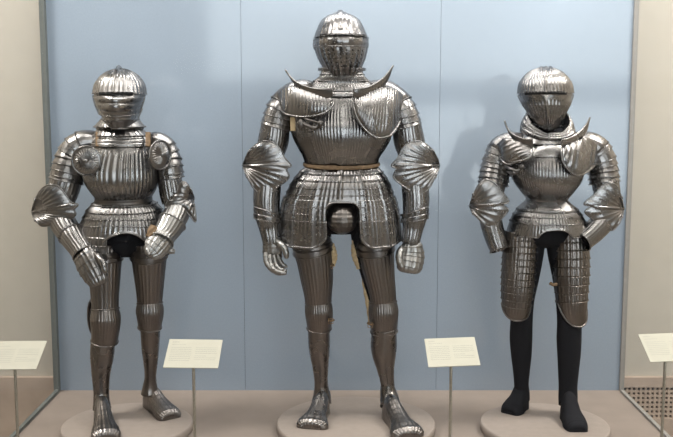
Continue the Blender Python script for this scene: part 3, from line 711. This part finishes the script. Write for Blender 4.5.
    gg = empty_part('gorget', t)
    lames(gg, S, G, [0, G.path.at_y(127), G.path.at_y(134), 1], nu=40*6, nv=9, disp=flutes(34, .0018), flare=.004)
    G2 = bodyP([(119.8, 114, 14.5, Y, .080, .08), (119.8, 118.5, 17.5, Y, .088, .085), (119.8, 123, 21.5, Y, .100, .09), (119.8, 127.5, 25.0, Y, .116, .10)], 1.8)
    shell('flared_plate', gg, S, G2, nu=200, nv=12, v=(lambda U: .45*np.clip(np.cos(U), 0, 1), lambda U: .97-.0*U), disp=lambda U, V: .002+.0012*(1-np.abs(np.sin(40*U/2))), rim='b', rr=.003, rope=.4)
    # helmet
    H = bodyP([(120, 68.6, 1, Y-.02, .01, .01), (120, 69.8, 7.5, Y-.02, .045, .05), (120, 73, 14.5, Y-.02, .082, .09), (120, 78, 20.3, Y-.02, .115, .12), (120, 85, 24.2, Y-.02, .135, .13), (120, 92, 24.9, Y-.02, .148, .13), (120, 99, 24.0, Y-.02, .158, .125), (120, 107, 21.3, Y-.02, .158, .11), (120.2, 115, 17.8, Y-.02, .142, .10), (120.8, 122, 14.3, Y-.02, .122, .09), (121.4, 129, 10.0, Y-.02, .098, .08)], 2.05, .10)
    hy = front_y(H, .15)
    hel = shell('helmet', t, S, H, nu=40*6, nv=90, disp=lambda U, V: .0022*(1-np.abs(np.sin(40*U/2)))*(V < .5))
    mb = MB(); c0 = at(120, 92, Y-.02); zt = at(119, 66.8, Y-.02)[2]-c0[2]
    V = []; F = []; A = np.linspace(-1.25, 1.9, 60)
    for i, a in enumerate(A):
        hgt = .020*math.sin(PI*i/59)**.5+.002
        for (w_, r) in ((.0045, -.012), (.0022, hgt), (-.0022, hgt), (-.0045, -.012)):
            V.append((c0[0]-.004+w_+.014*max(0, -math.sin(a)), c0[1]+(.138+r)*math.sin(a), c0[2]+(zt-.014+r)*math.cos(a)))
    for i in range(59): F += [(i*4+j, i*4+(j+1) % 4, i*4+4+(j+1) % 4, i*4+4+j) for j in range(4)]
    F += [(0, 1, 2, 3), (59*4+3, 59*4+2, 59*4+1, 59*4)]
    mb.add(V, F); mb.build('comb', S, hel, False)
    shell('brow_plate', hel, S, H, u=(-1.55, 1.55), v=(hy(80), lambda U: np.array([hy(93.4) for x in U])), nu=200, nv=12, disp=lambda U, V: .002+.005*V**2+.0022*(1-np.abs(np.sin(40*U/2)))+.006*np.exp(-(U/.05)**2), closed=False, rim='b', rr=.002)
    vis = shell('visor', hel, S, H, u=(-1.35, 1.35), v=(hy(95.6), lambda U: np.array([hy(112+3*math.cos(x)) for x in U])), nu=160, nv=50,
          disp=lambda U, V: .006+.006*np.abs(np.sin(PI*2.5*V))*np.clip(np.cos(U*1.1), 0, 1)+.016*np.exp(-(U/.3)**2)*np.sin(PI*V), closed=False, rim='tblr', rr=.0022)
    shell('bevor', hel, S, H, u=(-1.7, 1.7), v=(hy(108), hy(128.5)), nu=150, nv=30, disp=lambda U, V: .003+.006*np.exp(-((V-.55)/.05)**2)+.010*np.exp(-(U/.25)**2)*(1-V), closed=False, rim='lbr', rr=.003)
    eyeslit(hel, H, -.62, .62, hy(92.5), hy(95.6), .0115)
    helmet_holes(vis, H, np.linspace(-.62, .62, 7), [hy(101.0)], .0125, .0055, .0016)
    pivots([at(95.5, 90, Y), at(144.8, 90, Y)], hel, S)
    # ---- viewer-left arm
    fl26 = lambda U, V: .0006*(1-np.abs(np.sin(24*U/2)))*np.ones_like(V)
    pa = empty_part('pauldron', t)
    P = tubeP([(98, 143, Y, 11), (88, 143, Y, 12.6), (79, 147.5, Y, 14.2), (73, 156, Y, 15.2), (69.5, 168, Y-.01, 16.0), (66.5, 181, Y-.015, 15.8)])
    lames(pa, S, P, [0, .22, .36, .49, .60, .71, .81, .91, 1.0], nu=150, nv=8, disp=fl26, flare=.008)
    U_ = tubeP([(69, 170, Y-.01, 14), (65, 185, Y-.015, 15.2), (61, 197, Y-.02, 14.5), (58.5, 208, Y-.02, 12)])
    shell('upper_arm_plate', t, S, U_, nu=24*7, nv=26, disp=flutes(24, .002))
    out = [(36, 198), (42, 189), (50, 184.6), (59, 187), (66, 195), (71, 202), (78, 204.5), (74.5, 209), (75.5, 215), (67, 220.5), (56, 223.5), (43, 226), (36, 221)]
    couter(t, S, (32.4, 211.5), out, Y-.02, .09, -1, 17)
    L_ = tubeP([(58, 213, Y-.03, 12), (63, 223, Y-.06, 12.5), (70, 234, Y-.10, 11.8), (77, 244, Y-.13, 10)])
    shell('vambrace', t, S, L_, nu=24*7, nv=26, disp=flutes(24, .002), rim='t')
    ga_ = empty_part('gauntlet', t)
    Cf = tubeP([(72, 234.5, Y-.10, 13.2), (75, 239.5, Y-.12, 12.6), (80, 247.5, Y-.15, 11.2), (84, 254, Y-.17, 11.2)])
    shell('cuff', ga_, S, Cf, nu=24*7, nv=22, disp=flutes(24, .0022), rim='tb', rr=.0035)
    mitten(ga_, S, [(83, 251, Y-.165, 10.4, .8), (87, 259, Y-.19, 12.5, .65), (91.5, 268, Y-.21, 12.8, .55), (95.5, 276, Y-.22, 11.2, .5), (98.5, 282, Y-.225, 9.0, .5), (99.5, 284, Y-.225, 5, .4)],
           [(95, 254, Y-.20, 3.2), (100, 259, Y-.23, 3.4), (103.5, 265, Y-.245, 3.2), (105, 271, Y-.25, 2.5)], 5, 18)
    # ---- viewer-right arm, bent across
    pa = empty_part('pauldron', t)
    P = tubeP([(150, 142, Y, 10), (157, 143, Y, 11), (163, 148, Y, 12), (167.5, 157, Y, 12), (170, 168, Y-.01, 12), (171.5, 178, Y-.01, 11.5)])
    lames(pa, S, P, [0, .3, .45, .6, .74, .87, 1.0], nu=150, nv=8, disp=fl26, flare=.008)
    U_ = tubeP([(167.5, 160, Y, 9.5), (169, 174, Y-.01, 11), (171.5, 190, Y-.02, 12), (174, 202, Y-.03, 11.5)])
    shell('upper_arm_plate', t, S, U_, nu=24*7, nv=26, disp=flutes(24, .002))
    out = [(190.5, 190), (187, 184), (183, 181.8), (178.5, 185), (177, 192), (172, 197), (165, 205), (169, 209), (176, 207), (182, 208.5), (188, 213), (195.2, 221.8), (195.4, 214), (194, 204)]
    couter(t, S, (193.4, 198.5), out, Y-.03, .085, 1, 13)
    L_ = tubeP([(180, 204, Y-.05, 11), (177, 213, Y-.08, 12.5), (171, 224, Y-.13, 12), (165, 233, Y-.17, 10)])
    shell('vambrace', t, M['hand'], L_, nu=24*7, nv=26, disp=flutes(22, .002), rim='t')
    ga_ = empty_part('gauntlet', t)
    Cf = tubeP([(172.5, 222, Y-.13, 13.5), (169, 228, Y-.15, 12.6), (164, 236, Y-.18, 11.4), (161.5, 241, Y-.20, 11.6)])
    shell('cuff', ga_, M['hand'], Cf, nu=22*7, nv=22, disp=flutes(22, .002), rim='tb', rr=.0035)
    mitten(ga_, M['hand'], [(163, 238, Y-.19, 11.2, .8), (158.5, 244, Y-.21, 12.2, .65), (154, 249.5, Y-.225, 10.8, .6), (150, 253, Y-.235, 7.5, .6), (149, 254, Y-.235, 4, .5)], None, 4, 18)
    for k, f in enumerate([[(149, 247, Y-.235, 2.6), (147.5, 251, Y-.25, 2.6), (149.5, 255, Y-.255, 2.2)], [(166, 247, Y-.20, 2.6), (170, 251, Y-.20, 2.5), (175, 251.5, Y-.20, 1.9)]]):
        shell('thumb' if k == 0 else 'finger', ga_, M['hand'], tubeP(f), nu=20, nv=30, disp=saw(4, .002))
    o = shell('leather_palm', ga_, M['leather'], tubeP([(154.5, 226, Y-.20, 3.4, .6), (152, 231, Y-.21, 4.4, .6), (149.5, 237.5, Y-.22, 3.6, .6)]), nu=20, nv=16, disp=lambda U, V: .002*np.sin(5*U+V*9)); o['label'] = 'torn tan leather'
    # ---- besagews
    for (x, y, rx, rz, Yb, turn) in ((86.6, 160.8, 14.3, 14.4, 4.0, 0), (160.2, 154.8, 8.6, 14.3, 4.03, .95)):
        c = at(x, y, Yb); k = mpp(y, Yb); R_ = rz*k
        def PD(U, V, c=c, R_=R_, turn=turn):
            dx = R_*V*np.sin(U); dz = R_*V*np.cos(U); dy = -.012*(1-V**2)
            return c+np.stack([dx*math.cos(turn)-dy*math.sin(turn)*1.0, dx*math.sin(turn)*1.0+dy*math.cos(turn), dz], -1)
        mb = MB(); shell('besagew', t, S, PD, nu=26*6, nv=18, v=(1, .02), disp=lambda U, V: .0040*(1-np.abs(np.sin(26*U/2)))*np.clip(V*5-.6, 0, 1)*np.clip((.92-V)*3, 0, 1), mb=mb, build=False, rim='t', rr=.0035, flip=False)
        ball(mb, PD(np.array([[0.]]), np.array([[0.]]))[0, 0], .009, (1, .6, 1), 12, 8)
        mb.build('besagew', S, t)
    # ---- legs
    leg_armour(t, [(104.5, 246, Y-.01, 17), (104.0, 262, Y-.02, 17), (104.6, 278, Y-.03, 15.2), (104.8, 294, Y-.035, 13.6), (105.2, 311, Y-.04, 12.8)],
               [(105.2, 309, Y-.04, 12.4), (105.6, 317, Y-.045, 13.4), (105.6, 326, Y-.045, 13.0), (104.6, 341, Y-.03, 11.8)],
               [(103.5, 336, Y-.03, 11.4), (102.6, 347, Y-.025, 12.0), (102, 358, Y-.02, 11.5), (101, 374, Y-.01, 9.2), (101.3, 390, Y, 7.8), (101.5, 400, Y-.01, 8.0), (102, 409, Y-.03, 9.2)], 26, wing=(92.5, 317, Y+.02, 7, 20))
    leg_armour(t, [(148.5, 244, Y, 17.5), (149, 258, Y, 17), (149.3, 272, Y+.005, 15.4), (149.6, 288, Y+.01, 13.4), (149.7, 305, Y+.02, 11.6)],
               [(149.7, 303, Y+.02, 11.4), (149.9, 309, Y+.015, 12.2), (150, 317, Y+.02, 11.8), (149.8, 327, Y+.03, 10.4)],
               [(150, 323, Y+.03, 10.2), (150.3, 335, Y+.04, 9.6), (150.3, 348, Y+.06, 8.8), (150.6, 362, Y+.08, 7.2), (150.4, 376, Y+.10, 5.8), (150, 386, Y+.11, 7.2), (149.8, 394, Y+.11, 9)], 26)
    sabaton(t, M['leg'], (101.5, 416.5), (106.5, 440), .062, 1.0, tw=1.02)
    sabaton(t, M['leg'], (147.5, 404.5), (171.5, 419.5), .058, 1.0, tw=.98)
    mb = MB()
    for k in range(9):
        bead(mb, at([160+k*1.0, 163+k*1.2, 166+k], [246+k*.3, 247, 249+k*.4], [4.06+.01*k]*3), .004)
    mb.build('leather_fringe', M['hand'], t)

# ================================================================== right armour
def right():
    Y = 4.17
    t = tag(empty('suit_of_armour', (pr[0], pr[1], .04)), 'suit of armour without hands or leg plates, over black stockinged legs, at right', 'suit of armour')
    S = M['steel_r']
    shell('mannequin_body', t, M['black'], bodyP([(547, 128, 15, Y, .07, .07), (547, 150, 30, Y, .10, .09), (547, 172, 30, Y, .12, .09), (546.5, 200, 17, Y, .08, .08), (546, 215, 30, Y, .10, .10), (546, 228, 30, Y, .11, .10), (545.5, 240, 26, Y, .09, .10), (545.5, 247, 8, Y, .04, .04)]), nu=48, nv=40)
    # black hose: legs and feet
    for K, hl, to in (([(531, 232, Y, 15), (528, 252, Y, 15.6), (525, 275, Y, 14.4), (522.5, 300, Y+.01, 11.6), (521.5, 322, Y+.03, 11.0), (521, 338, Y+.05, 11.2), (521.3, 354, Y+.07, 10.2), (521.4, 370, Y+.10, 8.4), (521.4, 384, Y+.12, 7.2), (522, 393, Y+.13, 7.6), (522.3, 400, Y+.13, 7.4)], (523.5, 406.5), (508.5, 414.5)),
                      ([(560, 232, Y, 15), (563, 252, Y, 15.4), (566, 275, Y, 13.8), (568.3, 300, Y, 12.4), (569.3, 322, Y-.01, 12.0), (569, 338, Y-.005, 12.2), (569, 352, Y, 11.6), (568.5, 368, Y+.01, 10.4), (568, 385, Y+.02, 9.2), (568.0, 396, Y+.02, 9.4), (568, 405, Y, 9.2)], (566.5, 416.5), (578.5, 432.5))):
        shell('mannequin_leg', t, M['black'], tubeP(K), nu=48, nv=60)
        sabaton(t, M['black'], hl, to, .049, 1.05, 'mannequin_foot', amp=0, nl=.0001, ankle=.125, tw=.9, tip=.9)
    B = bodyP([(547.5, 136, 16, Y, .085, .08), (547.5, 141, 22, Y, .11, .09), (547.5, 148, 30, Y, .135, .11), (547, 157, 34, Y, .155, .12), (546.7, 166, 35.6, Y, .172, .12), (546.6, 175, 35, Y, .178, .115), (546.6, 183, 31.5, Y, .165, .10), (546.6, 191, 25.6, Y, .14, .09), (546.6, 198, 20.6, Y, .115, .085), (546.6, 203, 20.2, Y, .112, .085)], 2.15)
    yv = B.path.at_y
    bp = shell('breastplate', t, S, B, nu=80*6, nv=70, disp=lambda U, V: .0022*(1-np.abs(np.sin(80*U/2)))*np.clip((V-.30)*14, 0, 1)*np.clip((.97-V)*8, 0, 1), v=(yv(138), 1), rim='b')
    shell('neck_bar', bp, S, B, u=(-.62, .62), v=(yv(137.5), yv(142)), nu=50, nv=5, disp=lambda U, V: .005+.003*np.sin(PI*V), rim='tb', rr=.003)
    shell('upper_breast_lame', bp, S, B, u=(-.55, .55), v=(yv(141), yv(155.5)), nu=50, nv=10, disp=lambda U, V: .004+0*U, rim='b', rr=.002)
    mb = MB()
    bead(mb, cat(at([505, 511, 517, 522], [166, 169, 171, 168], [4.05, 4.0, 3.985, 4.0]), np.linspace(0, 3, 20)), .007, sides=8)
    bead(mb, cat(at([508, 513, 519], [172, 174, 172], [4.03, 4.0, 3.99]), np.linspace(0, 2, 20)), .0055, sides=8)
    ball(mb, at(521.5, 167, 3.99), .013); ball(mb, at(514, 173, 3.99), .011)
    mb.build('lance_rest', M['dark'], bp)
    Fd = bodyP([(546.6, 199, 19.8, Y, .11, .085), (546.6, 203, 23, Y, .125, .095), (547, 208, 28.5, Y, .14, .11), (547.2, 214, 33.2, Y, .152, .12), (547.2, 222, 37, Y, .162, .13), (547.2, 231, 39.4, Y, .168, .135), (546.8, 240, 40, Y, .168, .135)], 2.15)
    fy = front_y(Fd, .165); fa = empty_part('fauld', t)
    arch = lambda U: np.where(np.abs(U) < .42, np.array([fy(230+9*min(1, abs(x)/.42)**3) for x in U]), fy(238.5))
    cuts = [fy(201), fy(212), fy(218), fy(224.5), arch]
    fl = lambda U, V: .0014*(1-np.abs(np.sin(80*U/2)))*np.ones_like(V)
    lames(fa, S, Fd, cuts, nu=80*6, nv=8, disp=fl, flare=.0035, over=.2)
    shell('arch_border', fa, S, Fd, u=(-.40, .40), v=(lambda U: np.array([fy(228.6+9*(abs(x)/.42)**3) for x in U]), lambda U: np.array([fy(230.6+9*(abs(x)/.42)**3) for x in U])), nu=50, nv=3, disp=lambda U, V: .007+0*U, closed=False, rim='b', rr=.0035)
    # long laminated thigh tassets
    for sg in (-1, 1):
        ta = empty_part('tasset', t)
        if sg < 0:
            P = tubeP([(521.5, 226, Y-.02, 15.5, .95), (520.6, 240, Y-.02, 15.8, .95), (519.6, 256, Y-.025, 15.6, .95), (518.2, 275, Y-.03, 15.2, .95), (517, 292, Y-.03, 14.2, .95), (516.4, 303, Y-.025, 12.8, .95), (515.4, 316, Y-.015, 11.5, .95)])
            edge, n, tipu = 1.0, 12, 0
        else:
            P = tubeP([(570, 226, Y-.02, 15.8, .95), (571, 240, Y-.02, 16.0, .95), (571.4, 256, Y-.025, 16.2, .95), (571.4, 275, Y-.03, 16.0, .95), (571.6, 292, Y-.03, 14.6, .95), (572, 306, Y-.03, 13.4, .95), (573.4, 323, Y-.02, 11.5, .95)])
            edge, n, tipu = 1.0, 9, .35
        p = P.path
        ylast = 302 if sg < 0 else 298
        ys = np.linspace(231, ylast, n)
        dd = lambda U, V: .0020*(1-np.abs(np.sin(30*U/2)))+.0022*np.exp(-((U+.25)/.05)**2)+.003
        for k in range(n-1):
            shell('lame', ta, M['tasset'], P, (-1.75, 1.75), (p.at_y(ys[k]), p.at_y(ys[k+1]+2)), 120, 6, lambda U, V: dd(U, V)+.005*V, .0018, False, False, 'b', .0024)
        tip = 1.0; a0 = p.at_y(ylast)
        v1 = lambda U: a0+(1-a0)*np.clip(1-np.abs((U-tipu)/1.75)**2.2, .12, 1)
        shell('knee_lame', ta, M['tasset'], P, (-1.75, 1.75), (a0, v1), 120, 24, lambda U, V: .0018*(1-np.abs(np.sin(30*U/2)))*(V < .55)+.005+.002*V, .0018, False, False, 'b', .0035)
        mb = MB(); pts = []
        for k in range(n):
            for uu in (-.35, .62):
                pts.append(P(np.array([[uu]]), np.array([[p.at_y(ys[k]-1.5)]]))[0, 0]+np.array([math.sin(uu)*.009, -.009, 0]))
        rivets(None, pts, .003, ta)
    mb = MB(); bead(mb, at([534, 540, 547, 553, 556], [284, 285.5, 286, 284.5, 283.5], [4.05, 4.06, 4.07, 4.06, 4.05]), .0035) if False else bead(mb, at([550, 553, 557], [283, 285, 284], [4.07, 4.06, 4.05]), .008)
    mb.build('leather_strap', M['leather'], t)
    # gorget: rolled, V-shaped collar
    G = bodyP([(546.6, 113, 18, Y+.01, .075, .085), (546.8, 118, 20.5, Y, .09, .09), (547, 124, 23, Y, .102, .10), (547.3, 130, 23.5, Y, .110, .10), (547.5, 137, 27, Y, .115, .11), (547.5, 144, 34, Y, .125, .12)], 2.1)
    gg = empty_part('gorget', t); gy = G.path.at_y
    vn = lambda y, k: (lambda U: np.array([gy(y+k*max(0., math.cos(x))**1.6) for x in U]))
    for (a, b, off, ka, kb) in ((114, 121, .004, 20, 14), (120, 127, .006, 14, 10), (126, 133, .009, 10, 7)):
        shell('lame', gg, S, G, v=(vn(a, ka), vn(b, kb)), nu=300, nv=12, disp=lambda U, V, off=off: off+.005*np.sin(PI*V)+.0026*(1-np.abs(np.sin(70*U/2+V*1.5))), rim='t', rr=.003, rope=.4)
    shell('lame', gg, S, G, v=(gy(132), 1), nu=120, nv=10, disp=lambda U, V: .003+0*U)
    # helmet, bellied skull and pointed bevor, turned to the viewer's left
    H = bodyP([(545.5, 67.2, 1, Y-.02, .01, .01), (545.5, 68.3, 8, Y-.02, .045, .05), (545.4, 71.5, 15.5, Y-.02, .085, .09), (545.3, 77, 21.8, Y-.02, .12, .12), (545.3, 84, 25.6, Y-.02, .142, .13), (545.4, 91, 26.2, Y-.02, .150, .13), (545.7, 98, 24.6, Y-.02, .155, .125), (546.4, 106, 20.6, Y-.02, .152, .11), (547, 114, 16.2, Y-.02, .140, .10), (547.4, 122, 11.8, Y-.02, .118, .085), (547.7, 128, 7.8, Y-.02, .09, .06), (547.8, 132, 4, Y-.02, .06, .03)], 2.02, -.22)
    hy = front_y(H, .15)
    hel = shell('helmet', t, S, H, nu=52*6, nv=90, disp=lambda U, V: .0019*(1-np.abs(np.sin(52*U/2))))
    mb = MB(); c0 = at(545.3, 91, Y-.02); zt = at(545, 67.2, Y-.02)[2]-c0[2]
    for dx in (-.020, .0, .020):
        Q_ = []
        for ang in np.linspace(-1.3, 1.9, 60):
            q = math.sqrt(1-(dx/.113)**2)
            lx = dx; ly = .140*math.sin(ang)*q; ct, st = math.cos(-.22), math.sin(-.22)
            Q_.append((c0[0]+lx*ct-ly*st, c0[1]+lx*st+ly*ct, c0[2]+zt*math.cos(ang)*q))
        Q_ = np.array([q for q in Q_ if q[2] > c0[2]])
        bead(mb, Q_, .0065, rope=.3 if dx else 0)
    mb.build('comb', S, hel)
    shell('brow_plate', hel, S, H, u=(-1.5, 1.5), v=(hy(80), hy(92.4)), nu=52*5, nv=12, disp=lambda U, V: .002+.0045*V**2+.0022*(1-np.abs(np.sin(52*U/2)))+.006*np.exp(-(U/.05)**2), closed=False, rim='b', rr=.002)
    vis = shell('visor', hel, S, H, u=(-1.6, 1.6), v=(hy(94.4), hy(131)), nu=52*5, nv=50, disp=lambda U, V: .006+.0040*(1-np.abs(np.sin(46*U/2)))*np.clip((V-.12)*9, 0, 1)+.012*np.exp(-(U/.16)**2)*np.sin(PI*np.clip(V, 0, 1))+.0025*np.exp(-((V-.28)/.02)**2), closed=False, rim='tlr', rr=.0025)
    eyeslit(hel, H, -.78, .78, hy(91.6), hy(94.6), .0105)
    helmet_holes(vis, H, np.linspace(-.7, .7, 13), [hy(100.5)], .009, .0015, .003)
    # ---- arms
    fl26 = lambda U, V: .0006*(1-np.abs(np.sin(26*U/2)))*np.ones_like(V)
    for sg in (-1, 1):
        pa = empty_part('pauldron', t)
        if sg < 0:
            P = tubeP([(524, 143.5, Y, 10.5), (512, 144, Y, 12), (503, 149, Y, 13.2), (498.3, 158, Y, 13.6), (495.5, 170, Y, 14.2), (493, 184, Y-.01, 14)])
            U_ = tubeP([(495.5, 170, Y, 12.5), (492, 184, Y-.01, 13.2), (490, 196, Y-.015, 12.6), (489, 208, Y-.02, 11.5)])
            tip = (470.3, 206); out = [(474.5, 193), (479, 185), (486, 180), (495, 183.5), (501.5, 191), (508.8, 201.4), (503, 204.5), (508.3, 210), (501, 219), (496, 225.5), (488, 226.5), (479, 219), (474, 214)]
            L_ = tubeP([(489.5, 214, Y-.02, 11), (491.5, 224, Y-.035, 10.8), (495, 237, Y-.055, 10.2), (499.3, 249.5, Y-.075, 9.2)])
        else:
            P = tubeP([(571, 143.5, Y, 10.5), (583, 143.5, Y, 12.2), (593, 148, Y, 13.5), (599.5, 157, Y, 14), (602.8, 169, Y, 14), (604.5, 183, Y-.01, 14)])
            U_ = tubeP([(603, 170, Y, 12.5), (605.5, 184, Y-.01, 13), (607.5, 197, Y-.015, 12.4), (607, 209, Y-.02, 11.5)])
            tip = (623.3, 209); out = [(621, 196), (617.5, 188), (612, 183.2), (602, 186), (595, 194), (584, 203.5), (590, 206.5), (584.8, 212), (593, 219.5), (601, 226), (612, 230.2), (618.5, 224), (622, 217)]
            L_ = tubeP([(607, 214, Y-.02, 11), (601.5, 223, Y-.045, 11.4), (592.5, 232.5, Y-.075, 11.0), (582, 241.5, Y-.105, 10.2)])
        lames(pa, S, P, [0, .36, .48, .60, .70, .80, .90, 1.0], nu=26*6, nv=8, disp=fl26, flare=.008)
        shell('upper_arm_plate', t, S, U_, nu=26*6, nv=26, disp=flutes(26, .002))
        couter(t, S, tip, out, Y-.015, .08, sg, 12)
        shell('vambrace', t, S, L_, nu=24*7, nv=26, disp=flutes(24, .0012), rim='b', rr=.003, thick=.003)
        shell('dark_sleeve', t, M['black'], L_, v=(.5, .955), nu=40, nv=10, disp=lambda U, V: -.008-.03*(V > .97), thick=.02)  # black sleeve stands for the shade inside the open vambrace end
    shell('pauldron_wing', t, S, patchP([(496, 145, 4.13), (504, 138.5, 4.06), (513, 139, 4.035), (522, 142.5, 4.01), (529, 145.5, 3.995), (533, 148.5, 3.99)],
                                   [(498.5, 155, 4.12), (503, 161.5, 4.05), (509, 164.3, 4.02), (518.5, 161.3, 3.985), (528, 158.3, 3.965), (533.2, 152.5, 3.97)], .015),
          (0, 1), nu=100, nv=26, disp=lambda U, V: .0028*(1-np.abs(np.sin(PI*9*(U*.5+V*.6))))*np.clip((.93-V)*8, 0, 1)*(U < .93), closed=False, rim='br', rr=.004, rope=.4)
    shell('pauldron_wing', t, S, patchP([(561.5, 147, 3.99), (568, 144.5, 4.0), (577, 140.5, 4.02), (586, 137.5, 4.045), (594, 141, 4.09), (600, 147, 4.13)],
                                   [(561.5, 153, 3.975), (563.5, 162.5, 3.965), (570.5, 171.5, 3.965), (579, 175.3, 3.98), (588, 171, 4.03), (598, 162, 4.12)], .02),
          (0, 1), nu=120, nv=30, disp=lambda U, V: .003*(1-np.abs(np.sin(PI*8*(U-.0*V))))*np.clip((.93-V)*8, 0, 1)*(U > .05), closed=False, rim='bl', rr=.004, rope=.4)
    haute(t, S, [(504.7, 120.5, 4.07), (507.5, 128, 4.06), (512, 133.5, 4.04), (519, 137.3, 4.015), (526, 139.3, 3.99), (533, 139.6, 3.975)],
          [(505.3, 123.5, 4.08), (508.5, 133, 4.07), (513.5, 140, 4.05), (520, 144.5, 4.02), (527, 147.3, 4.0), (533, 147.3, 3.98)])
    haute(t, S, [(561.3, 140, 3.975), (567, 138.8, 3.99), (574.5, 135.5, 4.015), (581.5, 130, 4.04), (586.5, 124, 4.06), (589.8, 117.5, 4.07)],
          [(561.3, 147.3, 3.98), (567.5, 146.3, 4.0), (575.5, 143.3, 4.02), (582.5, 138, 4.05), (587.3, 130.5, 4.07), (589.8, 121, 4.08)])

centre(); left(); right()

# ------------------------------------------------------------------ colour management
vs = SC.view_settings; vs.view_transform = 'Standard'; vs.look = 'None'; vs.gamma = 1; vs.use_curve_mapping = False; vs.exposure = 0.0
